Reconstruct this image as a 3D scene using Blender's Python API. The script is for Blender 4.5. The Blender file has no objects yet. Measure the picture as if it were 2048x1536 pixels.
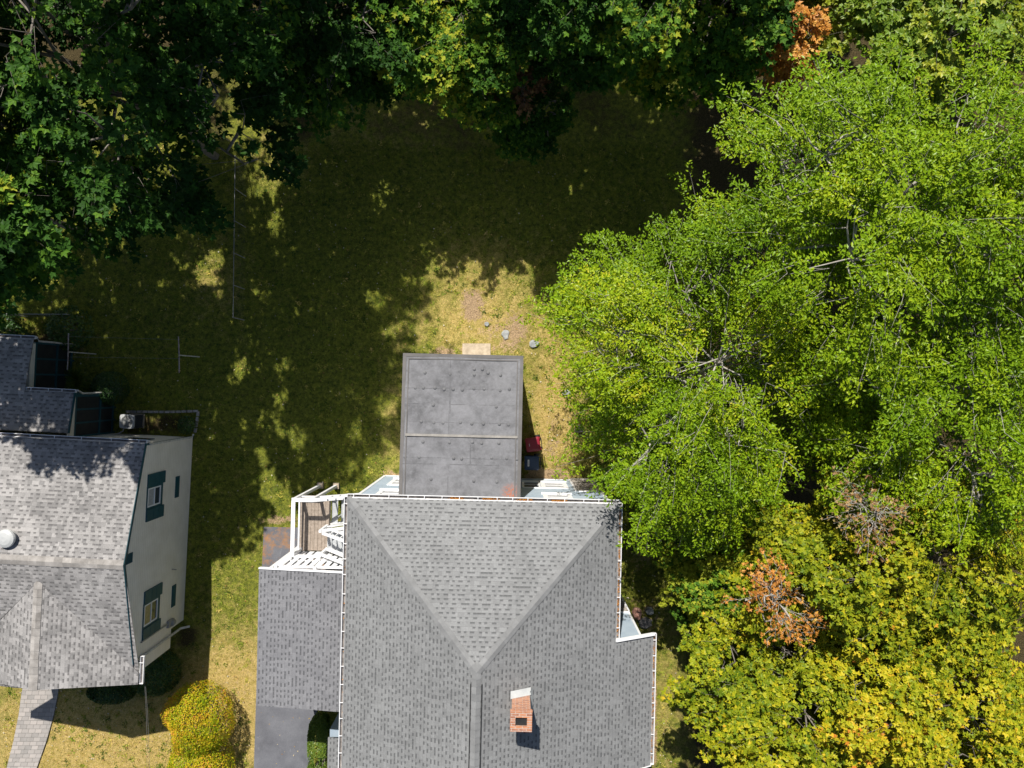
import bpy, math, random
import numpy as np
from mathutils import Vector, Matrix
S = bpy.context.scene
COL = S.collection
R = math.radians
# ------------------------------------------------------------------ camera, sky, sun, exposure
H = 28.0; F = 1422.0                         # drone height (m), focal length in photo pixels
cam_d = bpy.data.cameras.new('camera'); cam = bpy.data.objects.new('camera', cam_d); COL.objects.link(cam)
cam.location = (0, 0, H); cam.rotation_euler = (0, 0, 0)
cam_d.sensor_width = 36; cam_d.lens = F / 2048 * 36; cam_d.clip_end = 1000; cam_d.clip_start = 0.1
S.camera = cam
SUN = Vector((.18, -.84, -1.0)).normalized()   # direction the light travels
w = bpy.data.worlds.new('World'); S.world = w; w.use_nodes = True
nt = w.node_tree; bg = nt.nodes['Background']
sky = nt.nodes.new('ShaderNodeTexSky'); sky.sky_type = 'NISHITA'; sky.sun_disc = False
sky.sun_elevation = math.asin(-SUN.z); sky.sun_rotation = math.atan2(-SUN.x, -SUN.y)
nt.links.new(sky.outputs[0], bg.inputs[0]); bg.inputs[1].default_value = 0.053
sd = bpy.data.lights.new('sun', 'SUN'); so = bpy.data.objects.new('sun', sd); COL.objects.link(so)
sd.energy = 4.6; sd.angle = R(.53); sd.color = (1, .955, .88)
so.rotation_euler = SUN.to_track_quat('-Z', 'Y').to_euler(); so.location = (0, 0, 60)
S.view_settings.view_transform = 'Standard'; S.view_settings.look = 'None'
S.view_settings.exposure = 0.6; S.view_settings.gamma = 1
S.render.resolution_x = 1024; S.render.resolution_y = 768
S.render.engine = 'CYCLES'
S.cycles.max_bounces = 6; S.cycles.diffuse_bounces = 3; S.cycles.transmission_bounces = 3; S.cycles.transparent_max_bounces = 4

def PX(px, py, z=0.0):                       # pixel of the photograph + height -> world point
    k = (H - z) / F
    return Vector(((px - 1024) * k, -(py - 768) * k, z))

# ------------------------------------------------------------------ materials
def newmat(name):
    m = bpy.data.materials.new(name); m.use_nodes = True
    return m, m.node_tree, m.node_tree.nodes['Principled BSDF']
class NB:                                    # tiny node builder
    def __init__(s, t): s.t = t
    def n(s, typ, **kw):
        x = s.t.nodes.new(typ)
        for k, v in kw.items(): setattr(x, k, v)
        return x
    def put(s, inp, v):
        if isinstance(v, bpy.types.NodeSocket): s.t.links.new(v, inp)
        else: inp.default_value = v
    def m(s, op, a, b=0.0, c=None, clamp=False):
        x = s.n('ShaderNodeMath', operation=op, use_clamp=clamp); s.put(x.inputs[0], a); s.put(x.inputs[1], b)
        if c is not None: s.put(x.inputs[2], c)
        return x.outputs[0]
    def mix(s, f, a, b, blend='MIX'):
        x = s.n('ShaderNodeMix', data_type='RGBA', blend_type=blend); s.put(x.inputs[0], f); s.put(x.inputs[6], a); s.put(x.inputs[7], b)
        return x.outputs[2]
    def noise(s, vec, scale, detail=3, rough=.55, dist=0):
        x = s.n('ShaderNodeTexNoise'); s.put(x.inputs['Vector'], vec); x.inputs['Scale'].default_value = scale
        x.inputs['Detail'].default_value = detail; x.inputs['Roughness'].default_value = rough; x.inputs['Distortion'].default_value = dist
        return x.outputs[0]
    def rng(s, v, a, b, c=0.0, d=1.0):
        x = s.n('ShaderNodeMapRange'); s.put(x.inputs[0], v); x.inputs[1].default_value = a; x.inputs[2].default_value = b
        x.inputs[3].default_value = c; x.inputs[4].default_value = d
        return x.outputs[0]
    def bump(s, h, dist, strength=1.0):
        x = s.n('ShaderNodeBump'); x.inputs['Strength'].default_value = strength; x.inputs['Distance'].default_value = dist; s.put(x.inputs['Height'], h)
        return x.outputs[0]
    def ramp(s, f, stops):
        x = s.n('ShaderNodeValToRGB'); s.put(x.inputs[0], f); e = x.color_ramp.elements
        e[0].position = stops[0][0]; e[0].color = (*stops[0][1], 1); e[1].position = stops[-1][0]; e[1].color = (*stops[-1][1], 1)
        for p, c in stops[1:-1]:
            q = e.new(p); q.color = (*c, 1)
        return x.outputs[0]
def c4(c): return (*c, 1.0)
def mottled(name, c1, c2, scale=3, rough=.8, fine=0, bump=0.0, bscale=40, metal=0, isl=0):
    m, t, p = newmat(name); b = NB(t)
    co = b.n('ShaderNodeTexCoord').outputs['Object']
    f = b.rng(b.noise(co, scale, 5, .6), .32, .68)
    col = b.mix(f, c4(c1), c4(c2))
    if fine:
        g = b.rng(b.noise(co, bscale * 2, 2), .3, .7, 1 - fine, 1 + fine)
        mm = b.n('ShaderNodeVectorMath', operation='SCALE'); b.put(mm.inputs[0], col); b.put(mm.inputs['Scale'], g); col = mm.outputs[0]
    b.put(p.inputs['Base Color'], col); p.inputs['Roughness'].default_value = rough; p.inputs['Metallic'].default_value = metal
    if bump: b.put(p.inputs['Normal'], b.bump(b.noise(co, bscale, 4), bump))
    if isl:
        mm = b.n('ShaderNodeVectorMath', operation='SCALE'); b.put(mm.inputs[0], col); b.put(mm.inputs['Scale'], b.rng(b.n('ShaderNodeNewGeometry').outputs['Random Per Island'], 0, 1, 1 - isl, 1 + isl)); b.put(p.inputs['Base Color'], mm.outputs[0])
    return m
def shingle(name, base, dark, light, e=.13, cell=.165, sc=1.0):
    m, t, p = newmat(name); b = NB(t)
    uv = b.n('ShaderNodeUVMap').outputs[0]
    sx = b.n('ShaderNodeSeparateXYZ'); b.put(sx.inputs[0], uv); U, V = sx.outputs[0], sx.outputs[1]
    row = b.m('FLOOR', b.m('DIVIDE', V, e)); fr = b.m('FRACT', b.m('DIVIDE', V, e))
    def wn(a, c, seed):
        cb = b.n('ShaderNodeCombineXYZ'); b.put(cb.inputs[0], a); b.put(cb.inputs[1], c); cb.inputs[2].default_value = seed
        x = b.n('ShaderNodeTexWhiteNoise', noise_dimensions='3D'); b.put(x.inputs['Vector'], cb.outputs[0]); return x.outputs['Value']
    off = b.m('MULTIPLY', wn(row, 3.1, 1.0), 7.0)
    xs = b.m('ADD', b.m('DIVIDE', U, cell), off)
    # wobble so the tabs have uneven widths
    wob = b.m('MULTIPLY', b.m('SINE', b.m('ADD', b.m('MULTIPLY', xs, 1.1), b.m('MULTIPLY', row, 1.7))), .3)
    xs = b.m('ADD', xs, wob)
    ci = b.m('FLOOR', xs); fx = b.m('FRACT', xs)
    par = b.m('FLOORED_MODULO', ci, 2.0)
    r1 = wn(ci, row, 5.0)
    tooth = b.m('MAXIMUM', b.m('MULTIPLY', par, b.m('GREATER_THAN', r1, .12)), b.m('GREATER_THAN', r1, .96))
    inx = b.m('MULTIPLY', b.m('GREATER_THAN', fx, .03), b.m('LESS_THAN', fx, .97))
    dash = b.m('MULTIPLY', b.m('MULTIPLY', tooth, inx), b.rng(fr, .55, .25))
    tone = wn(b.m('FLOOR', b.m('DIVIDE', xs, 1.5)), row, 9.0)
    lin = b.rng(fr, .10, .0, 0, .30)
    co = b.n('ShaderNodeTexCoord').outputs['Object']
    patch = b.noise(co, .6, 4, .6); grain = b.noise(co, 55, 2, .7)
    v = b.m('ADD', b.m('MULTIPLY', tone, .6), b.rng(patch, .3, .7, -.05, .5))
    col = b.mix(v, c4(base), c4(light))
    col = b.mix(b.m('MULTIPLY', dash, .68), col, c4(dark)); col = b.mix(lin, col, c4(dark))
    mm = b.n('ShaderNodeVectorMath', operation='SCALE'); b.put(mm.inputs[0], col); b.put(mm.inputs['Scale'], b.rng(grain, .25, .75, .72, 1.28))
    b.put(p.inputs['Base Color'], mm.outputs[0]); p.inputs['Roughness'].default_value = .93
    hgt = b.m('ADD', b.m('MULTIPLY', b.m('SUBTRACT', 1.0, fr), 1.0), b.m('MULTIPLY', b.m('SUBTRACT', 1.0, tooth), .5))
    b.put(p.inputs['Normal'], b.bump(hgt, .008, .7))
    return m
def siding(name, c, c2, step=.11, rough=.6, soft=.25):
    m, t, p = newmat(name); b = NB(t)
    co = b.n('ShaderNodeTexCoord').outputs['Object']
    s = b.n('ShaderNodeSeparateXYZ'); b.put(s.inputs[0], co)
    fr = b.m('FRACT', b.m('DIVIDE', s.outputs[2], step))
    f = b.rng(b.noise(co, 1.7, 6, .65), .35, .7)
    col = b.mix(f, c4(c), c4(c2)); col = b.mix(b.rng(fr, .14, .0, 0, soft), col, c4([x * .35 for x in c]))
    b.put(p.inputs['Base Color'], col); p.inputs['Roughness'].default_value = rough
    b.put(p.inputs['Normal'], b.bump(b.m('SUBTRACT', 1.0, fr), .012, .8))
    return m
def leafmat(name, stops, transl=.3, spec=.5, rough=.42):
    m, t, p = newmat(name); b = NB(t)
    a = b.n('ShaderNodeAttribute', attribute_name='tint').outputs['Fac']
    col = b.ramp(a, stops)
    b.put(p.inputs['Base Color'], col); p.inputs['Roughness'].default_value = rough
    p.inputs['Specular IOR Level'].default_value = spec
    tr = b.n('ShaderNodeBsdfTranslucent'); b.put(tr.inputs[0], b.mix(.35, col, (.5, .6, .05, 1), 'MULTIPLY') if False else col)
    ms = b.n('ShaderNodeMixShader'); ms.inputs[0].default_value = transl
    t.links.new(p.outputs[0], ms.inputs[1]); t.links.new(tr.outputs[0], ms.inputs[2])
    t.links.new(ms.outputs[0], t.nodes['Material Output'].inputs[0])
    return m
M = {}
M['shingle'] = shingle('grey_shingles', (.160, .162, .163), (.046, .047, .049), (.232, .235, .236), .13, .103)
M['shingle_carport'] = shingle('carport_shingles', (.142, .142, .152), (.042, .043, .046), (.21, .21, .22), .128, .103)
M['shingle_left'] = shingle('pale_shingles', (.15, .145, .142), (.06, .057, .057), (.36, .345, .335), .14, .12)
M['cap'] = mottled('ridge_cap', (.165, .167, .168), (.21, .212, .213), 4, .93, .12, isl=.13)
M['cap_left'] = mottled('ridge_cap_pale', (.20, .185, .17), (.34, .32, .30), 3.2, .93, .12, isl=.2)
M['white'] = mottled('white_paint', (.74, .74, .75), (.82, .82, .82), 3, .45)
M['white_dirty'] = mottled('weathered_white', (.42, .40, .36), (.72, .70, .66), 7, .6)
M['gutter_in'] = mottled('gutter_trough', (.09, .08, .075), (.30, .27, .25), 6, .8, .2)
M['blue_siding'] = siding('pale_blue_siding', (.30, .37, .44), (.38, .45, .51), .11)
M['beige_siding'] = siding('beige_siding', (.80, .74, .63), (.90, .84, .74), .125, .6, .45)
M['teal'] = mottled('teal_paint', (.006, .058, .078), (.012, .085, .108), 5, .55)
M['glass'] = mottled('window_glass', (.02, .03, .05), (.05, .06, .08), 2, .08)
M['curtain'] = mottled('curtain', (.30, .31, .33), (.45, .45, .45), 9, .8)
M['blind'] = mottled('tan_blind', (.34, .27, .10), (.48, .40, .18), 14, .8)
M['screen'] = mottled('insect_screen', (.012, .014, .016), (.03, .03, .03), 4, .7)
M['epdm_edge'] = mottled('roof_edge_metal', (.10, .095, .09), (.14, .13, .125), 3, .6)
M['batten'] = mottled('seam_tape', (.24, .225, .205), (.33, .31, .28), 5, .8, .1)
M['brick'] = None
M['wood'] = mottled('weathered_wood', (.20, .16, .125), (.34, .28, .23), 9, .85, .15)
M['grey_tread'] = mottled('grey_painted_tread', (.30, .32, .33), (.42, .43, .44), 5, .6, .08)
M['concrete'] = mottled('concrete', (.30, .24, .17), (.46, .38, .28), 6, .9, .2, .004, 60)
M['stone'] = mottled('field_stone', (.26, .23, .20), (.46, .42, .37), 4, .9, .2, .02, 18)
M['flag'] = mottled('pale_flagstone', (.17, .18, .18), (.36, .37, .36), 7, .85, .2, .01, 30)
M['darkrock'] = mottled('dark_rock', (.10, .10, .10), (.22, .20, .19), 5, .9, .2, .02, 20)
M['bark'] = mottled('bark', (.10, .085, .07), (.24, .215, .18), 6, .9, .2)
M['bark_pale'] = mottled('pale_bark', (.26, .235, .20), (.46, .43, .38), 6, .85, .2)
M['red_plastic'] = mottled('red_plastic', (.20, .008, .022), (.26, .012, .03), 3, .4)
M['blue_plastic'] = mottled('navy_plastic', (.008, .028, .075), (.012, .04, .10), 3, .4)
M['black'] = mottled('black_rubber', (.012, .012, .012), (.02, .02, .02), 3, .6)
M['ac_metal'] = mottled('grey_metal', (.38, .39, .39), (.48, .49, .48), 3, .45)
M['ac_dark'] = mottled('dark_grille', (.03, .035, .04), (.07, .075, .08), 20, .5)
M['steel'] = mottled('galvanised_steel', (.22, .22, .21), (.38, .37, .35), 5, .5)
M['rust_steel'] = mottled('rusty_pipe', (.20, .12, .10), (.48, .44, .42), 14, .7)
M['wire'] = mottled('wire', (.03, .03, .03), (.05, .05, .05), 3, .6)
M['wire_pale'] = mottled('clothesline_wire', (.2, .2, .18), (.3, .29, .26), 3, .6)
M['soil'] = mottled('bare_soil', (.035, .027, .018), (.085, .062, .040), 5, .95, .3, .02, 20)

def mk_asphalt():
    m, t, p = newmat('asphalt'); b = NB(t); co = b.n('ShaderNodeTexCoord').outputs['Object']
    a = b.rng(b.noise(co, 1.3, 5, .6), .3, .7); col = b.mix(a, (.10, .102, .116, 1), (.155, .158, .175, 1))
    st = b.n('ShaderNodeMapping'); st.inputs['Scale'].default_value = (3.2, .9, 1); st.inputs['Rotation'].default_value = (0, 0, .5); b.put(st.inputs[0], co)
    s2 = b.rng(b.noise(st.outputs[0], 1.1, 6, .7, 1.2), .60, .74); col = b.mix(b.m('MULTIPLY', s2, .5), col, (.30, .31, .33, 1))
    g = b.rng(b.noise(co, 70, 2), .3, .7, .8, 1.2)
    mm = b.n('ShaderNodeVectorMath', operation='SCALE'); b.put(mm.inputs[0], col); b.put(mm.inputs['Scale'], g)
    # rust brown leaf dirt near the shed end of the drive
    at = b.n('ShaderNodeAttribute', attribute_name='dirt').outputs['Fac']
    dn = b.m('MULTIPLY', at, b.rng(b.noise(co, 1.7, 7, .75), .47, .62), clamp=True)
    dc = b.mix(b.noise(co, 6, 4), (.12, .085, .06, 1), (.46, .22, .08, 1))
    b.put(p.inputs['Base Color'], b.mix(dn, mm.outputs[0], dc)); p.inputs['Roughness'].default_value = .9
    b.put(p.inputs['Normal'], b.bump(b.noise(co, 90, 2), .004)); return m
M['asphalt'] = mk_asphalt()
def mk_epdm():
    m, t, p = newmat('rubber_roof'); b = NB(t); co = b.n('ShaderNodeTexCoord').outputs['Object']
    n1 = b.noise(co, 1.1, 7, .68, .3); n2 = b.noise(co, 5, 6, .7)
    col = b.mix(b.rng(n1, .36, .64), (.10, .10, .105, 1), (.19, .19, .20, 1))
    col = b.mix(b.rng(n2, .42, .66, 0, .55), col, (.225, .225, .24, 1)); col = b.mix(b.rng(b.noise(co, 16, 5, .75), .5, .72, 0, .22), col, (.07, .07, .075, 1))
    s = b.n('ShaderNodeSeparateXYZ'); b.put(s.inputs[0], co)
    # overlap seams, dark welded lines
    def line(axis, v, wd, lo=None, hi=None, st=.5):
        d = b.m('ABSOLUTE', b.m('SUBTRACT', b.m('ADD', s.outputs[axis], b.m('MULTIPLY', b.m('SUBTRACT', n2, .5), .04)), v))
        r = b.rng(d, wd, wd * .3, 0, st)
        if lo is not None:
            o = s.outputs[1 - axis]; r = b.m('MULTIPLY', r, b.m('MULTIPLY', b.m('GREATER_THAN', o, lo), b.m('LESS_THAN', o, hi)))
        return r
    tot = None
    for a in [(1, -.20, .022), (1, -.70, .024), (1, -1.28, .016), (1, -2.62, .024), (1, -2.42, .018), (0, -1.98, .04, -1.0, 0.0), (0, -2.0, .015, -1.7, 1), (0, -1.28, .03, -2.6, -1.8), (0, -1.98, .018, -3.7, -2.6)]:
        l = line(*a); tot = l if tot is None else b.m('MAXIMUM', tot, l)
    brk = b.rng(b.noise(co, 2.2, 5, .7), .42, .58, .05, .9)
    col = b.mix(b.m('MULTIPLY', tot, brk), col, (.035, .035, .037, 1))
    # rust stained leaf litter in the corner by the gutter
    vm = b.n('ShaderNodeVectorMath', operation='DISTANCE'); b.put(vm.inputs[0], co); vm.inputs[1].default_value = (.05, -3.5, 5.27)
    lit = b.m('MULTIPLY', b.rng(vm.outputs['Value'], .38, .1), b.rng(b.noise(co, 14, 5, .7), .42, .56))
    col = b.mix(lit, col, (.36, .12, .06, 1))
    b.put(p.inputs['Base Color'], col); p.inputs['Roughness'].default_value = .75
    b.put(p.inputs['Normal'], b.bump(b.noise(co, 7, 4), .02, .6)); return m
M['epdm'] = mk_epdm()
def mk_brick():
    m, t, p = newmat('red_brick'); b = NB(t)
    co = b.n('ShaderNodeUVMap').outputs[0]
    br = b.n('ShaderNodeTexBrick'); b.put(br.inputs[0], co); br.inputs['Scale'].default_value = 1; br.inputs['Brick Width'].default_value = .2
    br.inputs['Row Height'].default_value = .068; br.inputs['Mortar Size'].default_value = .008
    br.inputs['Color1'].default_value = (.50, .21, .10, 1); br.inputs['Color2'].default_value = (.27, .10, .055, 1); br.inputs['Mortar'].default_value = (.50, .42, .36, 1)
    n = b.noise(co, 9, 5, .7)
    col = b.mix(b.rng(n, .45, .7, 0, .5), br.outputs['Color'], (.66, .38, .26, 1))
    b.put(p.inputs['Base Color'], col); p.inputs['Roughness'].default_value = .9
    b.put(p.inputs['Normal'], b.bump(br.outputs['Fac'], -.01)); return m
M['brick'] = mk_brick()
def mk_paver():
    m, t, p = newmat('pavers'); b = NB(t); co = b.n('ShaderNodeUVMap').outputs[0]
    br = b.n('ShaderNodeTexBrick'); b.put(br.inputs[0], co); br.inputs['Scale'].default_value = 1; br.inputs['Brick Width'].default_value = .26
    br.inputs['Row Height'].default_value = .17; br.inputs['Mortar Size'].default_value = .006; br.offset = .4
    br.inputs['Color1'].default_value = (.40, .36, .33, 1); br.inputs['Color2'].default_value = (.24, .225, .21, 1); br.inputs['Mortar'].default_value = (.15, .14, .125, 1)
    col = b.mix(b.rng(b.noise(co, 5, 5), .35, .7, 0, .5), br.outputs['Color'], (.34, .32, .30, 1))
    b.put(p.inputs['Base Color'], col); p.inputs['Roughness'].default_value = .85
    b.put(p.inputs['Normal'], b.bump(br.outputs['Fac'], -.005)); return m
M['paver'] = mk_paver()
def mk_ground():
    m, t, p = newmat('lawn_ground'); b = NB(t); co = b.n('ShaderNodeTexCoord').outputs['Object']
    dry = b.n('ShaderNodeAttribute', attribute_name='dry').outputs['Fac']; dirt = b.n('ShaderNodeAttribute', attribute_name='dirt').outputs['Fac']
    n1 = b.noise(co, .9, 6, .65); n2 = b.noise(co, 6, 6, .75); n3 = b.noise(co, 38, 4, .8); n4 = b.noise(co, 2.4, 5, .7, .5)
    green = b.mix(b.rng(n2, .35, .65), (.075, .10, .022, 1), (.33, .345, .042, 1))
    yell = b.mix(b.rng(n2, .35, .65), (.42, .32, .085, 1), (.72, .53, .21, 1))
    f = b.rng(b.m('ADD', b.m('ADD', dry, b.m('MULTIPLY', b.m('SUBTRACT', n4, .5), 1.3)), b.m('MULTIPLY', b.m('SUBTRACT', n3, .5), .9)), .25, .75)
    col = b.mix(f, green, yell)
    soil = b.mix(b.rng(n3, .3, .7), (.24, .16, .085, 1), (.68, .48, .29, 1))
    fd = b.rng(b.m('ADD', b.m('ADD', dirt, b.m('MULTIPLY', b.m('SUBTRACT', n4, .5), 1.1)), b.m('MULTIPLY', b.m('SUBTRACT', n2, .5), 1.6)), .36, .62)
    col = b.mix(fd, col, soil)
    n5 = b.noise(co, 15, 5, .75); col = b.mix(b.rng(n5, .56, .72, 0, .55), col, (.10, .075, .03, 1)); col = b.mix(b.rng(n5, .42, .30, 0, .4), col, (.62, .48, .19, 1))
    # leaf litter of the wood floor, its dark soil also deepening the tree-line shade
    lit = b.n('ShaderNodeAttribute', attribute_name='litter').outputs['Fac']
    fl = b.rng(b.m('ADD', lit, b.m('MULTIPLY', b.m('SUBTRACT', n4, .5), .8)), .4, .7)
    col = b.mix(fl, col, b.mix(b.rng(n3, .3, .7), (.03, .027, .012, 1), (.15, .11, .05, 1)))
    mm = b.n('ShaderNodeVectorMath', operation='SCALE'); b.put(mm.inputs[0], col)
    b.put(mm.inputs['Scale'], b.m('MULTIPLY', b.rng(n3, .3, .7, .42, 1.55), b.rng(b.noise(co, 90, 2, .8), .3, .7, .8, 1.2)))
    b.put(p.inputs['Base Color'], mm.outputs[0]); p.inputs['Roughness'].default_value = .95; p.inputs['Specular IOR Level'].default_value = .1
    b.put(p.inputs['Normal'], b.bump(b.m('ADD', n3, b.m('MULTIPLY', n2, .8)), .09, .9)); return m
M['ground'] = mk_ground()

# ------------------------------------------------------------------ mesh helpers
class MB:
    def __init__(s): s.v = []; s.f = []; s.uv = []; s.mi = []
    def face(s, pts, uv=None, mi=0):
        i = len(s.v); s.v += [tuple(p) for p in pts]; s.f.append(list(range(i, i + len(pts))))
        s.uv.append(uv if uv else [(0, 0)] * len(pts)); s.mi.append(mi)
    def box(s, a, b, mi=0):                  # axis box from corner a to corner b
        x0, x1 = sorted((a[0], b[0])); y0, y1 = sorted((a[1], b[1])); z0, z1 = sorted((a[2], b[2]))
        q = [(x0,y0,z0),(x1,y0,z0),(x1,y1,z0),(x0,y1,z0),(x0,y0,z1),(x1,y0,z1),(x1,y1,z1),(x0,y1,z1)]
        for f in ((0,3,2,1),(4,5,6,7),(0,1,5,4),(1,2,6,5),(2,3,7,6),(3,0,4,7)):
            p = [q[k] for k in f]
            ax = 2 if f in ((0,3,2,1),(4,5,6,7)) else None
            if ax == 2: uv = [(c[0], c[1]) for c in p]
            elif f in ((0,1,5,4),(2,3,7,6)): uv = [(c[0], c[2]) for c in p]
            else: uv = [(c[1], c[2]) for c in p]
            s.face(p, uv, mi)
    def bar(s, a, b, w, h=None, up=(0,0,1), mi=0):     # rectangular bar between points
        h = h or w; a = Vector(a); b = Vector(b); d = (b - a).normalized(); u = Vector(up)
        if abs(d.dot(u)) > .98: u = Vector((0, 1, 0))
        x = d.cross(u).normalized() * w / 2; y = x.cross(d).normalized() * h / 2
        q = [a - x - y, a + x - y, a + x + y, a - x + y, b - x - y, b + x - y, b + x + y, b - x + y]
        for f in ((0,3,2,1),(4,5,6,7),(0,1,5,4),(1,2,6,5),(2,3,7,6),(3,0,4,7)):
            p = [q[k] for k in f]; L = (b - a).length
            uv = [((0 if k < 4 else L), (k % 2) * .15) for k in f]; s.face(p, uv, mi)
    def tube(s, pts, rads, n=6, mi=0, cap=True):
        pts = [Vector(p) for p in pts]; rings = []
        if not hasattr(rads, '__len__'): rads = [rads] * len(pts)
        for i, p in enumerate(pts):
            d = (pts[min(i + 1, len(pts) - 1)] - pts[max(i - 1, 0)]).normalized()
            u = Vector((0, 0, 1)) if abs(d.z) < .9 else Vector((1, 0, 0))
            x = d.cross(u).normalized(); y = d.cross(x).normalized()
            rings.append([p + (x * math.cos(2 * math.pi * k / n) + y * math.sin(2 * math.pi * k / n)) * rads[i] for k in range(n)])
        for i in range(len(rings) - 1):
            for k in range(n):
                s.face([rings[i][k], rings[i][(k + 1) % n], rings[i + 1][(k + 1) % n], rings[i + 1][k]], None, mi)
        if cap: s.face(rings[0][::-1], None, mi); s.face(rings[-1], None, mi)
    def lathe(s, c, prof, n=20, mi=0):       # prof: list of (r,z) relative to c
        c = Vector(c); rg = [[c + Vector((r * math.cos(2*math.pi*k/n), r * math.sin(2*math.pi*k/n), z)) for k in range(n)] for r, z in prof]
        for i in range(len(rg) - 1):
            for k in range(n): s.face([rg[i][k], rg[i][(k+1) % n], rg[i+1][(k+1) % n], rg[i+1][k]], None, mi)
        s.face(rg[-1], None, mi)
    def build(s, name, mat, parent=None, smooth=False):
        me = bpy.data.meshes.new(name); me.from_pydata(s.v, [], s.f)
        u = me.uv_layers.new(name='UVMap'); flat = [c for f in s.uv for q in f for c in q]; u.data.foreach_set('uv', flat)
        mats = mat if isinstance(mat, (list, tuple)) else [mat]
        for m in mats: me.materials.append(m)
        me.polygons.foreach_set('material_index', s.mi)
        if smooth: me.polygons.foreach_set('use_smooth', [True] * len(s.f))
        me.update()
        o = bpy.data.objects.new(name, me); COL.objects.link(o)
        if parent: o.parent = parent
        return o
def tag(o, label=None, cat=None, group=None, kind=None):
    if label: o['label'] = label
    if cat: o['category'] = cat
    if group: o['group'] = group
    if kind: o['kind'] = kind
    return o
def empty(name, loc, rz=0, **kw):
    o = bpy.data.objects.new(name, None); COL.objects.link(o); o.location = loc; o.rotation_euler = (0, 0, rz); o.empty_display_size = .3
    return tag(o, **kw)
def copy_tree(o, parent=None):
    c = o.copy(); COL.objects.link(c); c.parent = parent
    for ch in list(o.children): copy_tree(ch, c)
    return c
def slab(mb, pts, uvdir_u, th=.05, uv0=(0, 0, 0)):     # sloping roof panel with thickness; uv in metres along eave / up slope
    P = [Vector(p) for p in pts]; n = (P[1] - P[0]).cross(P[2] - P[0]).normalized()
    if n.z < 0: P = P[::-1]; n = -n
    u = Vector(uvdir_u).normalized(); v = n.cross(u).normalized()
    if v.z < 0: v = -v
    o = Vector(uv0); uv = [((p - o).dot(u) + 40, (p - o).dot(v) + 40) for p in P]
    mb.face(P, uv); B = [p - n * th for p in P]; mb.face(B[::-1], uv[::-1])
    for i in range(len(P)):
        j = (i + 1) % len(P); mb.face([P[j], P[i], B[i], B[j]], [uv[j], uv[i], uv[i], uv[j]])
def gutter(name, a, b, out, parent, step=.46, wd=.11, dp=.10, seed=1):   # a,b = top inner edge ends; out = outward unit vector
    a = Vector(a); b = Vector(b); o = Vector(out); L = (b - a).length; d = (b - a) / L; mb = MB(); z = Vector((0, 0, 1))
    mb.bar(a + o * wd - z * .02, b + o * wd - z * .02, .018, .045)                 # front lip
    mb.bar(a + o * (wd - .004) - z * dp * .62, b + o * (wd - .004) - z * dp * .62, .012, dp * .75)
    mb.bar(a + o * .008 - z * dp * .55, b + o * .008 - z * dp * .55, .014, dp * .9)
    for e in (a, b): mb.bar(e + o * .01 - z * dp * .5, e + o * wd - z * dp * .5, .012, dp * .9)
    rr = random.Random(seed); t = .2
    while t < L - .1:
        p = a + d * t; mb.bar(p - o * .03 + z * .012, p + o * wd + z * .012, .02, .014); t += 1.2 * step * rr.uniform(.85, 1.15)
    g = mb.build(name, M['white'], parent)
    m2 = MB(); m2.bar(a + o * wd * .5 - z * dp, b + o * wd * .5 - z * dp, wd * .86, .012)
    m2.build('trough', M['gutter_in'], g)
    return g

# ------------------------------------------------------------------ ground sheet (one mesh to the horizon)
rng = np.random.default_rng(7)
def vnoise(x, y, sc, seed):
    r = np.random.default_rng(seed); G = r.random((256, 256)); X = (x * sc) % 255; Y = (y * sc) % 255
    xi = X.astype(int); yi = Y.astype(int); fx = X - xi; fy = Y - yi; fx = fx*fx*(3-2*fx); fy = fy*fy*(3-2*fy)
    a = G[xi, yi]; b = G[xi + 1, yi]; c = G[xi, yi + 1]; d = G[xi + 1, yi + 1]
    return (a*(1-fx) + b*fx)*(1-fy) + (c*(1-fx) + d*fx)*fy
ax = np.concatenate([[-400, -200, -110, -70, -50, -38, -30, -26], np.arange(-23, 23.01, .16), [26, 30, 38, 50, 70, 110, 200, 400]])
ay = np.concatenate([[-400, -200, -110, -70, -50, -38, -30, -22], np.arange(-18, 18.01, .16), [22, 30, 38, 50, 70, 110, 200, 400]])
GX, GY = np.meshgrid(ax, ay, indexing='ij')
def gz(x, y): return (vnoise(x + 500, y + 500, .8, 3) - .5) * .05 + (vnoise(x + 500, y + 500, 3, 4) - .5) * .02 - .03
GZ = gz(GX, GY)
def blob(px, py, rx, ry, p=2):
    c = PX(px, py); k = H / F
    return np.exp(-((np.abs(GX - c.x) / (rx * k)) ** p + (np.abs(GY - c.y) / (ry * k)) ** p))
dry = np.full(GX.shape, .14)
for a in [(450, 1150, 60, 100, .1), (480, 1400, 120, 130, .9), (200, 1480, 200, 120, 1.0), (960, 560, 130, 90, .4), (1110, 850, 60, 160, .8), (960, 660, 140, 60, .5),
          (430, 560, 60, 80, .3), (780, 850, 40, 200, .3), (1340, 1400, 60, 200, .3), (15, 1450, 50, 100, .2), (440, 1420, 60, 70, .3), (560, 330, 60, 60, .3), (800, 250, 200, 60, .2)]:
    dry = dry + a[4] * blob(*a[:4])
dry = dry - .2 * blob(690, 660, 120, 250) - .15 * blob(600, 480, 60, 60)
dirt = np.zeros(GX.shape)
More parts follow.
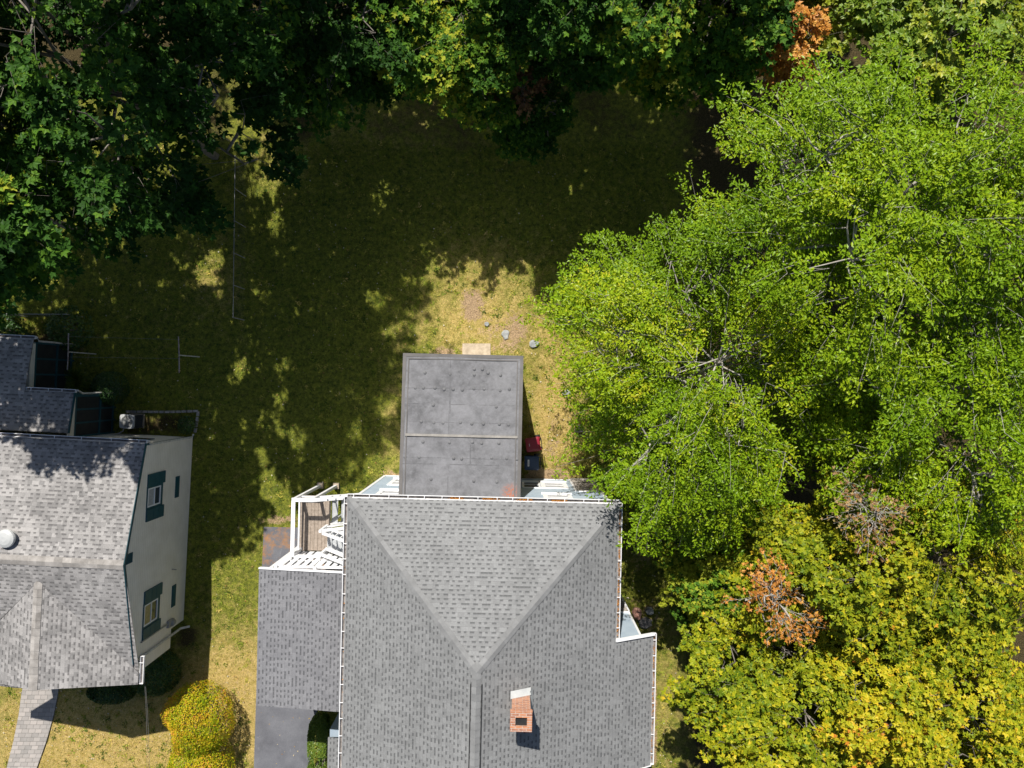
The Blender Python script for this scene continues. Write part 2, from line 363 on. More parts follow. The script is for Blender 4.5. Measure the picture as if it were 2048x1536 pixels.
for a in [(947, 610, 23, 34, 2, 1.2), (1032, 660, 30, 40, 2, .85), (985, 660, 70, 30, 2, .5), (890, 705, 40, 16, 2, .7), (1020, 690, 45, 22, 2, .6), (1105, 880, 35, 60, 2, .45), (1090, 950, 60, 20, 2, .8), (1040, 635, 10, 16, 2, .5),
          (560, 1040, 50, 12, 2, .7), (518, 1480, 5, 70, 4, .9), (520, 1420, 6, 30, 4, .9), (470, 1370, 50, 50, 2, .3), (1300, 1230, 60, 60, 2, .4), (1280, 1100, 40, 60, 2, .5), (790, 950, 30, 10, 2, .7), (1310, 1440, 6, 120, 4, .8), (120, 690, 120, 50, 2, .25)]:
    dirt = np.maximum(dirt, a[5] * blob(a[0], a[1], a[2], a[3], a[4]))
litter = np.clip((GY - 8.0 + (vnoise(GX + 300, GY + 300, .6, 9) - .5) * 7) / 6, 0, 1) * .8  # wood floor litter, weighted up to darken the shade near the trees
litter = np.maximum(litter, np.clip((GX - 5.2) / 2.5, 0, 1) * .8)
litter = np.maximum(litter, .75 * blob(90, 690, 110, 50)); litter = np.maximum(litter, .7 * blob(310, 850, 80, 26, 4)); litter = np.maximum(litter, .8 * blob(375, 1275, 30, 35))
nx, ny = GX.shape
verts = np.stack([GX, GY, GZ], -1).reshape(-1, 3)
idx = np.arange(nx * ny).reshape(nx, ny)
quads = np.stack([idx[:-1, :-1], idx[1:, :-1], idx[1:, 1:], idx[:-1, 1:]], -1).reshape(-1, 4)
def np_mesh(name, verts, faces, mats, attrs=None, smooth=False, mi=None, normals=None):
    me = bpy.data.meshes.new(name); nv = len(verts); nf, k = faces.shape
    me.vertices.add(nv); me.vertices.foreach_set('co', verts.astype(np.float32).ravel())
    me.loops.add(nf * k); me.loops.foreach_set('vertex_index', faces.astype(np.int32).ravel())
    me.polygons.add(nf); me.polygons.foreach_set('loop_start', np.arange(0, nf * k, k, dtype=np.int32))
    me.polygons.foreach_set('loop_total', np.full(nf, k, dtype=np.int32))
    if mi is not None: me.polygons.foreach_set('material_index', mi.astype(np.int32))
    me.polygons.foreach_set('use_smooth', np.full(nf, smooth))
    for m in mats: me.materials.append(m)
    for an, av in (attrs or {}).items():
        a = me.attributes.new(an, 'FLOAT', 'POINT'); a.data.foreach_set('value', av.astype(np.float32).ravel())
    me.update(calc_edges=True)
    return me
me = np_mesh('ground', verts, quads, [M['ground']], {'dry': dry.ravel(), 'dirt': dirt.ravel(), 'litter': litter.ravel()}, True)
ground = bpy.data.objects.new('ground', me); COL.objects.link(ground); tag(ground, kind='structure')

# driveway (sheet laid on the lawn) and paver path
def strip(name, left, right, z, mat, kind='structure', th=.0, attr=None):
    mb = MB(); n = len(left); acc = 0
    for i in range(n - 1):
        a, b, c, d = left[i], right[i], right[i + 1], left[i + 1]
        L = ((Vector(d) - Vector(a)).length + (Vector(c) - Vector(b)).length) / 2
        K = 8
        w0 = (Vector(b) - Vector(a)).length; w1 = (Vector(c) - Vector(d)).length
        mb.face([(*a, z), (*b, z), (*c, z), (*d, z)][::-1], [(0, acc), (w0, acc), (w1, acc + L), (0, acc + L)][::-1])
        mb.face([(*a, z), (*d, z), (*d, z - .12), (*a, z - .12)]); mb.face([(*b, z), (*b, z - .12), (*c, z - .12), (*c, z)])
        acc += L
    for e, f in ((0, 1), (-1, -1)):
        a, b = left[e], right[e]; mb.face([(*a, z), (*b, z), (*b, z - .12), (*a, z - .12)][::f])
    return tag(mb.build(name, mat), kind=kind)
p2 = lambda x, y: PX(x, y)[:2]
LX = [(528, 1054), (524, 1137), (519, 1240), (515, 1330), (512, 1411), (508, 1536), (500, 1900)]
RX = [(700, 1057), (698, 1137), (660, 1240), (645, 1330), (636, 1411), (618, 1536), (610, 1900)]
drive = strip('driveway', [p2(*a) for a in LX], [p2(*a) for a in RX], .022, M['asphalt'])
at = drive.data.attributes.new('dirt', 'FLOAT', 'POINT')
for i, v in enumerate(drive.data.vertices):
    at.data[i].value = 1.0 if v.co.y > -6 else (.9 if v.co.y > -7.4 else 0.0)
PLc = [(57, 1330), (44, 1385), (38, 1430), (28, 1480), (14, 1536), (-30, 1640)]; PRc = [(122, 1330), (117, 1385), (108, 1430), (94, 1480), (74, 1536), (40, 1640)]
strip('path', [p2(*a) for a in PLc], [p2(*a) for a in PRc], .03, M['paver'])

# ------------------------------------------------------------------ MAIN HOUSE (local frame turned by -1.3 degrees)
TH = R(-1.3)
house = empty('house', (0, 0, 0), TH, label='large house with grey hip roof, pale blue siding and flat-roofed rear wing', cat='house')
Ze, Zr = 5.85, 8.1; uL, uR, ur = -5.04, 3.42, -.81; vB, vH, vF = -3.66, -8.10, -17.0
# walls
mb = MB()
mb.box((-4.93, -3.72, 0), (2.34, -3.9, 5.72)); mb.box((2.34, -3.72, 3.0), (3.24, -3.9, 5.72))
mb.box((-4.93, -3.9, 0), (-4.75, vF, 5.74)); mb.box((3.06, -3.9, 0), (3.24, vF, 5.74)); mb.box((-4.75, vF, 0), (3.06, vF + .15, 5.74))
mb.box((-4.75, -3.9, 0), (-4.7, -3.95, 5.7)); 
wall = mb.build('wall', M['blue_siding'], house)
mb = MB()                                     # stone veneer at the right hand end
rr = random.Random(5)
mb.box((2.36, -3.715, 0), (3.245, -3.9, 2.98))
for r_ in range(14):
    x = 2.36
    while x < 3.22:
        wd = min(rr.uniform(.14, .34), 3.24 - x); zz = r_ * .213; mb.box((x + .01, -3.66 + rr.uniform(-.03, .02), zz + .012), (x + wd - .01, -3.75, zz + .2)); x += wd
mb.build('stone_veneer', M['stone'], house)
mb = MB(); mb.box((2.30, -3.69, 0), (2.40, -3.73, 3.06)); mb.box((2.30, -3.69, 2.99), (3.27, -3.73, 3.07)); mb.box((-4.96, -3.7, 0), (-4.86, -3.73, 5.7)); mb.box((3.16, -3.7, 3.07), (3.27, -3.73, 5.7))
mb.box((-4.95, -3.705, -.05), (2.3, -3.76, .12))
mb.build('corner_trim', M['white'], house)
# main roof
mb = MB(); T = (0, 0, 0)
A, B_, C_, D_ = (uL, vB, Ze), (uR, vB, Ze), (ur, vH, Zr), None
slab(mb, [A, B_, C_], (1, 0, 0)); slab(mb, [A, C_, (ur, vF, Zr), (uL, vF, Ze)], (0, 1, 0))
m = (Zr - Ze) / (uR - ur); uX = 4.72; zX = Ze - (uX - uR) * m
slab(mb, [B_, C_, (ur, vF, Zr), (uR, vF, Ze), (uR, -12.15, Ze), (uX, -12.15, zX), (uX, -7.95, zX), (uR, -7.95, Ze)], (0, 1, 0))
roof = mb.build('roof', M['shingle'], house)
# hip and ridge caps: overlapping cap shingles
def caps(name, a, b, wd, nrm1, nrm2, mat, parent, step=.2, seed=2, lift=.012):
    mb = MB(); a = Vector(a); b = Vector(b); L = (b - a).length; d = (b - a) / L; n = max(1, int(L / step)); rr = random.Random(seed)
    s1 = d.cross(Vector(nrm1)).normalized(); s2 = d.cross(Vector(nrm2)).normalized()
    up = (Vector(nrm1) + Vector(nrm2)).normalized()
    if s1.dot(s2) > 0: s2 = -s2
    # side vectors must lie down-slope
    if s1.z > 0: s1 = -s1
    if s2.z > 0: s2 = -s2
    for i in range(n):
        p = a + d * (i * L / n) + up * (lift + .012); q = a + d * ((i + 1.12) * L / n) + up * lift
        if i == n - 1: q = b + up * lift
        ww = wd * rr.uniform(.95, 1.05)
        for s_ in (s1, s2):
            f = [p, q, q + s_ * ww, p + s_ * ww]
            g = [x - up * .01 for x in f]
            nn = (f[1] - f[0]).cross(f[2] - f[0])
            if nn.z < 0: f = f[::-1]; g = g[::-1]
            mb.face(f); mb.face([f[0], g[0], g[1], f[1]]); mb.face([f[1], g[1], g[2], f[2]]); mb.face([f[2], g[2], g[3], f[3]]); mb.face([f[3], g[3], g[0], f[0]])
    return mb.build(name, mat, parent)
nb = Vector((0, (Zr - Ze), (vB - vH))).normalized(); nl = Vector((-m, 0, 1)).normalized(); nr = Vector((m, 0, 1)).normalized()
caps('hip_cap', A, C_, .13, nb, nl, M['cap'], roof, .22, 1); caps('hip_cap', B_, C_, .13, nb, nr, M['cap'], roof, .22, 2)
caps('ridge_cap', (ur, vF, Zr), C_, .15, nl, nr, M['cap'], roof, .2, 3)
# ridge vent: dark slot each side under raised caps
mb = MB(); mb.bar((ur - .16, vH - .35, Zr - .075), (ur - .16, vF, Zr - .075), .025, .05, mi=0); mb.bar((ur + .16, vH - .35, Zr - .075), (ur + .16, vF, Zr - .075), .025, .05)
mb.build('ridge_vent', M['black'], roof)
# fascia + gutters
mb = MB(); mb.box((-4.95, vB + .0, 5.68), (3.3, vB - .06, 5.80)); mb.box((uL + .01, vB - .06, 5.68), (uL + .06, vF, 5.80)); mb.box((uR - .06, vB - .06, 5.68), (uR - .01, -7.9, 5.80)); mb.box((-4.99, vB - .06, 5.66), (-4.93, vF, 5.69))
d1 = Vector((uX - uR, 0, zX - Ze)).normalized()
mb.bar((uR - .02, -7.93, Ze - .02), (uX + .02, -7.93, zX - .02), .05, .16)
mb.box((uX - .04, -7.96, zX - .17), (uX, -12.15, zX - .05)); mb.bar((uR, -12.16, Ze - .05), (uX, -12.16, zX - .05), .03, .12)
mb.build('fascia', M['white'], house)
gutter('gutter', (uL - .02, vB, Ze - .045), (uR + .03, vB, Ze - .045), (0, 1, 0), house, seed=1)
gutter('gutter', (uL, vB + .02, Ze - .045), (uL, vF, Ze - .045), (-1, 0, 0), house, seed=2)
gutter('gutter', (uR, vB + .02, Ze - .045), (uR, -7.9, Ze - .045), (1, 0, 0), house, seed=3)
gutter('gutter', (uX, -7.93, zX - .045), (uX, -12.15, zX - .045), (1, 0, 0), house, seed=4)
# side bay (right) walls
mb = MB(); mb.box((3.2, -8.05, 2.7), (4.36, -8.2, 4.98)); mb.box((4.2, -8.2, 0), (4.36, -12.0, 5.0)); mb.box((3.2, -12.0, 0), (4.36, -11.85, 5.0))
mb.face([(3.2, -8.05, 4.98), (4.36, -8.05, 4.98), (4.36, -8.05, 5.26), (3.3, -8.05, 5.74), (3.2, -8.05, 5.74)])
mb.build('bay_wall', M['blue_siding'], house)
mb = MB(); mb.box((3.2, -8.06, 0), (4.35, -8.2, 2.66))
for r_ in range(12):
    x = 3.22
    while x < 4.33:
        wd = min(rr.uniform(.14, .34), 4.34 - x); mb.box((x + .01, -8.02 + rr.uniform(-.02, .02), r_ * .22 + .012), (x + wd - .01, -8.1, r_ * .22 + .2)); x += wd
mb.build('stone_veneer', M['stone'], house)
mb = MB(); mb.box((3.2, -8.0, 2.66), (4.38, -8.08, 2.72)); mb.box((4.31, -8.02, 0), (4.40, -8.10, 2.66)); mb.box((4.31, -8.03, 2.72), (4.38, -8.08, 5.2)); mb.build('corner_trim', M['white'], house)
# windows on a wall facing +v
def win_v(parent, u0, u1, z0, z1, v, fr=.09, inner=M['curtain'], mull=True):
    mb = MB(); y0, y1 = v, v + .035
    mb.box((u0, y0, z0), (u1, y1, z0 + fr)); mb.box((u0, y0, z1 - fr), (u1, y1, z1)); mb.box((u0, y0, z0 + fr), (u0 + fr, y1, z1 - fr)); mb.box((u1 - fr, y0, z0 + fr), (u1, y1, z1 - fr))
    mb.box((u0 - .04, y0, z0 - .04), (u1 + .04, y1 + .03, z0 - .002))
    if mull: mb.box((u0 + fr, y0, (z0 + z1) / 2 - .02), (u1 - fr, y1 - .01, (z0 + z1) / 2 + .02))
    w_ = mb.build('window', M['white'], parent)
    p = MB(); p.box((u0 + fr, y0 - .05, z0 + fr), (u1 - fr, y0 + .006, (z0 + z1) / 2 - .02)); p.box((u0 + fr, y0 - .05, (z0 + z1) / 2 + .02), (u1 - fr, y0 + .012, z1 - fr)); p.build('pane', inner, w_)
    return w_
V = -3.72
win_v(house, 1.14, 2.12, .95, 2.5, V, .16); win_v(house, .46, 1.12, .95, 2.5, V, .07, M['glass'])
win_v(house, 1.12, 2.08, 3.85, 5.2, V, .15); win_v(house, -4.38, -3.3, 3.8, 5.2, V, .15); win_v(house, -4.40, -3.3, .95, 2.55, V, .15)
# rear wing with flat rubber roof
wu0, wu1, wv0, wv1, wz0, wz1 = -3.54, .35, .92, -3.62, 5.0, 5.25
mb = MB(); mb.box((wu0 + .07, wv0 - .07, 0), (wu1 - .07, wv0 - .2, 4.95)); mb.box((wu0 + .07, wv0 - .2, 0), (wu0 + .2, -3.7, 4.97)); mb.box((wu1 - .2, wv0 - .2, 0), (wu1 - .07, -3.7, 4.97)); mb.build('wing_wall', M['white'], house)
mb = MB()
N1, N2 = 24, 28
for i in range(N1):
    for j in range(N2):
        def q(a, b_):
            u = wu0 + .1 + (wu1 - wu0 - .2) * a / N1; v = wv0 - .1 + (wv1 - wv0 + .1) * b_ / N2
            return (u, v, wz0 + (wz1 - wz0) * (wv0 - v) / (wv0 - wv1) + .012 * math.sin(u * 2.3) * math.sin(v * 3.1) + .045)
        mb.face([q(i, j), q(i, j + 1), q(i + 1, j + 1), q(i + 1, j)])
fl = mb.build('flat_roof', M['epdm'], house, True)
sl = (wz1 - wz0) / (wv0 - wv1)
def fz(v): return wz0 + (wv0 - v) * sl
mb = MB(); mb.box((wu0, wv0, 4.86), (wu1, wv0 - .11, 5.055)); mb.bar((wu0 + .055, wv0 - .11, fz(wv0) - .03), (wu0 + .055, wv1, fz(wv1) - .03), .11, .17); mb.bar((wu1 - .055, wv0 - .11, fz(wv0) - .03), (wu1 - .055, wv1, fz(wv1) - .03), .11, .17)
mb.bar((wu0 + .17, wv0 - .17, 5.066), (wu1 - .17, wv0 - .17, 5.066), .03, .012); mb.bar((wu0 + .19, wv0 - .17, 5.066), (wu0 + .19, wv1, fz(wv1) + .07), .03, .012); mb.bar((wu1 - .19, wv0 - .17, 5.066), (wu1 - .19, wv1, fz(wv1) + .07), .03, .012)
mb.build('roof_edge', M['epdm_edge'], fl)
mb = MB(); mb.bar((wu0 + .15, -1.70, fz(-1.7) + .07), (wu1 - .13, -1.70, fz(-1.7) + .07), .075, .03); mb.build('seam_strip', M['batten'], fl)
mb = MB(); rr = random.Random(11)
for vv, us in [(.45, [.6, .67]), (.27, [.17, .39, .6, .83]), (.36, [.72]), (-.20, [.09, .16, .26, .34, .42, .5, .6, .69, .83, .91]), (-.76, [.25, .8]), (-1.28, [.15, .26, .34, .49, .59, .69, .83, .91]), (-1.92, [.17, .4, .6, .68, .83]), (-2.42, [.02, .14, .44, .51, .77, .9, .99]), (-3.12, [.25, .62, .82])]:
    for a in us:
        if a > 1: continue
        u = wu0 + .1 + a * (wu1 - wu0 - .2); v = vv + rr.uniform(-.03, .03); mb.lathe((u, v, fz(v) + .045), [(.055, 0), (.05, .012), (.03, .022), (.005, .026)], 10)
mb.build('fastener_bumps', mottled('bump_rubber', (.10, .10, .105), (.17, .17, .175), 9, .75), fl, True)
# chimney (brick, corbelled, open flue)
cu0, cu1, cv0, cv1 = .20, .72, -8.98, -9.44
cx = lambda z: None
mb = MB(); zt = 8.38
mb.box((cu0, cv0, 6.9), (cu1, cv1, zt))
for k, (g, a, b_) in enumerate([(.025, zt, zt + .07), (.045, zt + .07, zt + .16)]): mb.box((cu0 - g, cv0 + g, a), (cu1 + g, cv1 - g, b_))
g = .035; a, b_ = zt + .16, zt + .24
mb.box((cu0 - g, cv0 + g, a), (cu1 + g, cv0 - .11, b_)); mb.box((cu0 - g, cv1 - g, a), (cu1 + g, cv1 + .11, b_)); mb.box((cu0 - g, cv0 - .11, a), (cu0 + .10, cv1 + .11, b_)); mb.box((cu1 - .10, cv0 - .11, a), (cu1 + g, cv1 + .11, b_))
ch = mb.build('chimney', M['brick'], roof)
mb = MB(); mb.box((cu0 + .105, cv0 - .115, zt + .161), (cu1 - .105, cv1 + .115, zt + .175)); mb.build('flue', M['black'], ch)
mb = MB()
for sgn, v0 in ((1, cv0),):
    pts = [(u, v, 8.1 - (u - ur) * m + z) for u, v, z in [(cu0 - .04, v0 + .002, .16), (cu1 + .03, v0 + .002, .16), (cu1 + .03, v0 + .16, .012), (cu0 - .04, v0 + .16, .012)]]
    mb.face(pts[::-1])
mb.face([(cu1 + .003, cv0 + .1, 8.1 - (cu1 - ur) * m + .14), (cu1 + .10, cv0 + .16, 8.1 - (cu1 + .1 - ur) * m + .014), (cu1 + .10, cv1 - .02, 8.1 - (cu1 + .1 - ur) * m + .014), (cu1 + .003, cv1 - .02, 8.1 - (cu1 - ur) * m + .14)][::-1])
mb.build('flashing', M['ac_metal'], ch)
# carport roof on the left
cz0, cz1 = 4.5, 4.86; cl, cr = -8.22, -4.98; ctop, cbot = -6.29, -10.82
mb = MB(); slab(mb, [(cl, ctop, cz0), (cr, ctop, cz1), (cr, cbot, cz1), (cl, cbot, cz0)], (0, 1, 0)); cr_ = mb.build('carport_roof', M['shingle_carport'], house)
mb = MB(); mb.bar((cl, ctop + .02, cz0 - .03), (cr, ctop + .02, cz1 - .03), .045, .13); mb.bar((cl - .005, ctop, cz0 - .1), (cl - .005, cbot, cz0 - .1), .02, .08); mb.bar((cl, cbot + .02, cz0 - .13), (cr, cbot + .02, cz1 - .13), .03, .12)
mb.build('fascia', M['white'], cr_)
for v in (ctop - .15, -8.6, cbot + .15):
    mb = MB(); mb.box((cl + .15, v - .06, 0), (cl + .27, v + .06, 4.42)); mb.build('post', M['white'], house)
# front entry roof (small shingled hood beside the hedge)
e0 = -6.2; ev = -12.6
mb = MB(); slab(mb, [(e0, ev, 2.95), (-4.96, ev, 3.2), (-4.96, -16, 3.2), (e0, -16, 2.95)], (0, 1, 0)); er = mb.build('entry_roof', M['shingle'], house)
mb = MB(); mb.box((e0 + .04, ev + .25, 0), (-4.95, ev - .02, 2.86)); mb.box((e0 + .04, ev - .1, 0), (e0 + .12, -16, 2.86)); mb.build('entry_wall', M['blue_siding'], house)

# ------------------------------------------------------------------ DECK AND STAIRS (white rails, weathered wood)
deck = empty('deck_stairs', (0, 0, 0), TH, label='white railed wooden landing and grey steps between the blue house and the lawn', cat='deck')
dz = 2.45; dL, dR, dT, dB = -7.50, -6.46, -4.22, -6.14
mb = MB(); n = 8
for i in range(n):
    a = dL + (dR - dL) * i / n; b_ = dL + (dR - dL) * (i + 1) / n - .008; mb.box((a, dT, dz - .03), (b_, dB, dz))
fl_ = mb.build('floor', M['wood'], deck)
mb = MB(); mb.box((dL, dT + .02, dz - .22), (dR, dT - .03, dz - .035)); mb.box((dL, dT - .03, dz - .22), (dL + .04, dB, dz - .035)); mb.box((dR - .04, dT - .03, dz - .22), (dR, dB, dz - .035)); mb.box((dL, dB, dz - .22), (dR, dB + .04, dz - .035)); mb.build('joist_frame', M['wood'], deck)
for x, y in ((dL + .06, dT + .06), (dR - .35, dT + .06)):
    mb = MB(); mb.box((x - .05, y - .05, .12), (x + .05, y + .05, 3.42)); po = mb.build('post', M['white'], deck)
    mb = MB(); mb.box((x - .11, y - .11, -.1), (x + .11, y + .11, .14)); mb.build('footing', M['concrete'], po)
for x, y in ((dL + .06, dB + .06), (dR - .06, dB + .06), (dR - .06, -5.24)):
    mb = MB(); mb.box((x - .045, y - .045, 0), (x + .045, y + .045, 3.42)); mb.build('post', M['white'], deck)
zr = dz + .97
def rail(pts, w_=.13, name='handrail', low=True):
    mb = MB()
    a, b_ = Vector(pts[0]), Vector(pts[1]); mb.bar(a, b_, w_, .04); h_ = mb.build(name, M['white'], deck)
    mb = MB(); mb.bar(a - Vector((0, 0, .72)), b_ - Vector((0, 0, .72)), .05, .07); mb.build('lower_rail', M['white'], deck); return h_
rail([(dL + .04, dT + .02, zr), (dL + .04, dB, zr)]); rail([(dL - .02, dT + .05, zr + .002), (dR - .33, dT + .05, zr + .002)])
rail([(dR - .33, dT + .05, zr), (-5.0, dT + .05, 2.15)]); rail([(dR + .02, -5.22, zr), (-5.0, -5.22, 2.15)], .10)
rail([(dR + .02, -5.30, zr + .01), (-5.0, -5.30, 5.0)], .10); rail([(dR + .02, dB + .1, zr + .02), (-5.0, dB + .1, 5.0)], .10)
# steps down, steps up
mb = MB(); n = 7
for i in range(5):
    x = dR + i * .29; z = dz - .26 * (i + 1); mb.box((x + .02, dT - .05, z - .04), (x + .245, -5.18, z)); 
mb.build('steps', M['grey_tread'], deck)
mb = MB()
for i in range(n):
    x = dR + i * .21; z = dz + .19 * (i + 1); mb.box((x, -5.36, z - .04), (x + .235, dB + .12, z)); mb.box((x + .0, -5.36, z - .19), (x + .015, dB + .12, z - .041))
mb.build('steps', M['grey_tread'], deck)
mb = MB(); mb.box((-5.0, dT - .05, .9), (-4.94, -5.18, 1.0)); mb.build('landing', M['grey_tread'], deck)
for a_, b_ in (((dR, dT - .05, dz - .12), (-5.0, dT - .05, .95)), ((dR, -5.2, dz - .12), (-5.0, -5.2, .95)), ((dR, -5.34, dz), (-5.0, -5.34, 3.85)), ((dR, dB + .11, dz), (-5.0, dB + .11, 3.85))):
    mb = MB(); mb.bar(a_, b_, .04, .24); mb.build('stringer', M['white'], deck)
for va, z0_, z1_ in ((dT + .05, zr, 2.15), (-5.30, zr, 5.0)):
    mb = MB(); k = 0
    x = dR + .1
    while x < -5.05:
        f = (x - dR) / (-5.0 - dR); z = z0_ + (z1_ - z0_) * f; mb.box((x - .02, va - .02, z - .93), (x + .02, va + .02, z - .02)); x += .24
    mb.build('balusters', M['white'], deck)
# tall slatted white screen between landing and carport
sv = -6.26; mb = MB()
for z in (2.28, 2.95, 3.6, 4.3): mb.box((-7.62, sv - .02, z - .06), (-4.96, sv + .045, z + .06))
x = -7.55
while x < -5.0: mb.box((x - .085, sv + .046, 2.2), (x + .085, sv + .07, 4.36)); x += .25
mb.build('slat_screen', M['white'], deck)
for x in (-7.7, -6.4, -5.3):
    mb = MB(); mb.box((x - .05, sv - .06, 0), (x + .05, sv + .045, 4.42)); mb.build('post', M['white'], deck)
mb = MB(); mb.box((-7.42, -6.12, 3.15), (-6.5, -6.17, 3.42)); mb.build('gate_board', M['white'], deck)

# ------------------------------------------------------------------ NEIGHBOUR HOUSE (left)
T2 = R(-2.9)
nh = empty('house', (0, 0, 0), T2, label='beige house with pale shingle gable roof and teal shutters at the left', cat='house')
E, Rz = 3.75, 4.75; nu = -12.40; nb0, nr_, nf = -2.66, -6.57, -10.42; ms = (Rz - E) / (nb0 - nr_); far = -26
cu, cvs = -15.28, -7.30; cze = E; czr = Rz - (nr_ - cvs) * ms; cue = nu + .18; cvf = -10.88
half = cue - cu; 
mb = MB(); slab(mb, [(nu, nb0, E), (nu, nr_, Rz), (far, nr_, Rz), (far, nb0, E)], (1, 0, 0))
valley_end_v = nr_ - (Rz - E) / ms
slab(mb, [(nu, nr_, Rz), (nu, valley_end_v, E), (cue, valley_end_v - .02, E - .005), (cu, cvs, czr), (cu, nr_, Rz)], (1, 0, 0))
slab(mb, [(cu, nr_, Rz), (cu, cvs, czr), (cu - 1.62, nr_ - 2.35, Rz - 2.35 * ms), (cu - 2.1, nr_ - 1.5, Rz - 1.5 * ms), (far, nr_ - 1.5, Rz - 1.5 * ms), (far, nr_, Rz)], (1, 0, 0))
nroof = mb.build('roof', M['shingle_left'], nh)
mb = MB(); slab(mb, [(cu, cvs, czr + .004), (cue, valley_end_v, E + .004), (cue, cvf, E + .004), (cu, cvf, czr + .004)], (0, 1, 0)); LH = half + .7; zL = E - .7 * (czr - E) / half; slab(mb, [(cu, cvs, czr + .004), (cu - LH, valley_end_v - .7, zL), (cu - LH, cvf, zL), (cu, cvf, czr + .004)], (0, 1, 0))
mb.build('cross_gable', M['shingle_left'], nroof)
n1 = Vector((0, ms, 1)).normalized(); n2 = Vector((0, -ms, 1)).normalized()
caps('ridge_cap', (far, nr_, Rz), (nu, nr_, Rz), .16, n1, n2, M['cap_left'], nroof, .28, 5)
mc = (czr - E) / half; caps('ridge_cap', (cu, cvf, czr + .004), (cu, cvs, czr + .004), .15, Vector((-mc, 0, 1)).normalized(), Vector((mc, 0, 1)).normalized(), M['cap_left'], nroof, .24, 6)
# walls
mb = MB(); wu = nu - .05; wb = nb0 - .07
mb.box((far, wb, 0), (wu, wb - .12, E - .02))
def gw(u):   # end wall outline with the raised front overhang
    o = [(u, wb - .12, 0), (u, -9.93, 0), (u, -9.93, 1.02), (u, -10.66, 1.02), (u, -10.66, E - .07), (u, valley_end_v, E - .05), (u, nr_, Rz - .055), (u, nb0 - .07, E - .03), (u, wb - .12, E - .04)]
    return o
o1 = gw(wu); o2 = [(x - .12, y, z) for x, y, z in o1]
mb.face(o1); mb.face(o2[::-1])
for i in range(len(o1)):
    j = (i + 1) % len(o1); mb.face([o1[j], o1[i], o2[i], o2[j]])
fx = -18.1; mb.box((wu - .12, -10.66, 1.02), (fx, -10.54, E - .06)); mb.box((wu - .12, -9.93, 0), (fx, -9.81, 1.0)); mb.box((wu - .12, -9.93, 1.0), (fx, -10.66, 1.03)); mb.box((fx, -7.9, 0), (far, -7.8, 4.2)); mb.box((fx, -10.53, 0), (fx + .1, -7.9, 3.7))
nwall = mb.build('wall', M['beige_siding'], nh)
mb = MB(); mb.bar((nu + .01, nb0, E - .06), (nu + .01, nr_, Rz - .07), .015, .12); mb.bar((nu + .01, nr_, Rz - .07), (nu + .01, valley_end_v + .3, E + .02), .015, .12); mb.box((wu - .02, wb + .03, 0), (wu + .035, wb - .08, .0))
mb.bar((nu - .045, nb0 - .05, E - .08), (nu - .045, nb0 - .05, .25), .08, .06)
mb.build('rake_trim', M['teal'], nh)
gutter('gutter', (far, nb0, E - .045), (nu + .02, nb0, E - .045), (0, 1, 0), nh, .8, seed=9)
gutter('gutter', (cue, -9.95, E - .045), (cue, cvf, E - .045), (1, 0, 0), nh, .8, .13, seed=10)
mb = MB(); mb.tube([(nu + .1, -10.15, E - .15), (wu + .05, -10.15, E - .45), (wu + .05, -10.15, .35), (wu + .30, -10.13, .12)], .045, 8); mb.build('downspout', M['white_dirty'], nh)
mb = MB(); mb.tube([(nu + .06, nb0 + .08, E - .12), (wu + .06, wb + .02, E - .35), (wu + .06, wb + .02, .2), (wu + .06, wb + .12, .1)], .04, 8); mb.build('downspout', M['white_dirty'], nh)
mb = MB(); mb.tube([(wu + .04, -9.62, 1.35), (wu + .04, -9.62, 3.3)], .03, 6); mb.lathe((wu + .07, -9.66, 1.0), [(.0, 0), (.12, .02), (.13, .18), (.09, .24), (.0, .26)], 12); mb.box((wu, -9.78, 1.0), (wu + .1, -9.52, 1.4)); mb.build('electric_meter', M['steel'], nh)
mb = MB(); mb.tube([(wu, -7.62, 1.2), (wu + .1, -7.62, 1.2), (wu + .12, -7.66, 1.1)], .02, 6); mb.build('wall_tap', M['steel'], nh)
def win_u(v0, v1, z0, z1, inner, shut=.42):
    mb = MB(); f = .045; x0, x1 = wu, wu + .03
    a, b_ = min(v0, v1), max(v0, v1); mid = (z0 + z1) / 2 - .02
    mb.box((x0, a, z0), (x1, b_, z0 + f)); mb.box((x0, a, z1 - f), (x1, b_, z1)); mb.box((x0, a, z0 + f), (x1, a + f, z1 - f)); mb.box((x0, b_ - f, z0 + f), (x1, b_, z1 - f)); mb.box((x0, a + f, mid - .02), (x1 + .004, b_ - f, mid + .02))
    w_ = mb.build('window', M['white'], nh)
    p = MB(); p.box((x0 - .03, a + f, mid + .02), (x0 + .006, b_ - f, z1 - f)); p.build('pane', inner, w_)
    p = MB(); p.box((x0 - .03, a + f, z0 + f), (x0 + .003, b_ - f, mid - .02)); p.build('pane', M['glass'], w_)
    p = MB(); p.box((x0, a - .07, z0 - .16), (x1 - .005, b_ + .07, z0 - .002)); p.box((x0, a - .07, z0), (x1 - .005, a - .002, z1 + .05)); p.box((x0, b_ + .002, z0), (x1 - .005, b_ + .07, z1 + .05)); p.box((x0, a, z1 + .002), (x1 - .005, b_, z1 + .05)); p.build('casing', M['teal'], w_)
    for s_, e_ in ((b_ + .075, 1), (a - .075, -1)):
        p = MB(); p.box((x0, s_, z0 - .26), (x1 + .02, s_ + e_ * shut, z1 + .04)); 
        for k in range(1, 3): p.box((x1 + .02, s_ + e_ * .03, z0 - .2 + k * .33), (x1 + .028, s_ + e_ * (shut - .03), z0 - .15 + k * .33))
        p.build('shutter', M['teal'], w_)
win_u(-4.27, -4.93, 2.42, 3.32, M['curtain']); win_u(-8.39, -9.14, 2.22, 3.16, M['blind'])
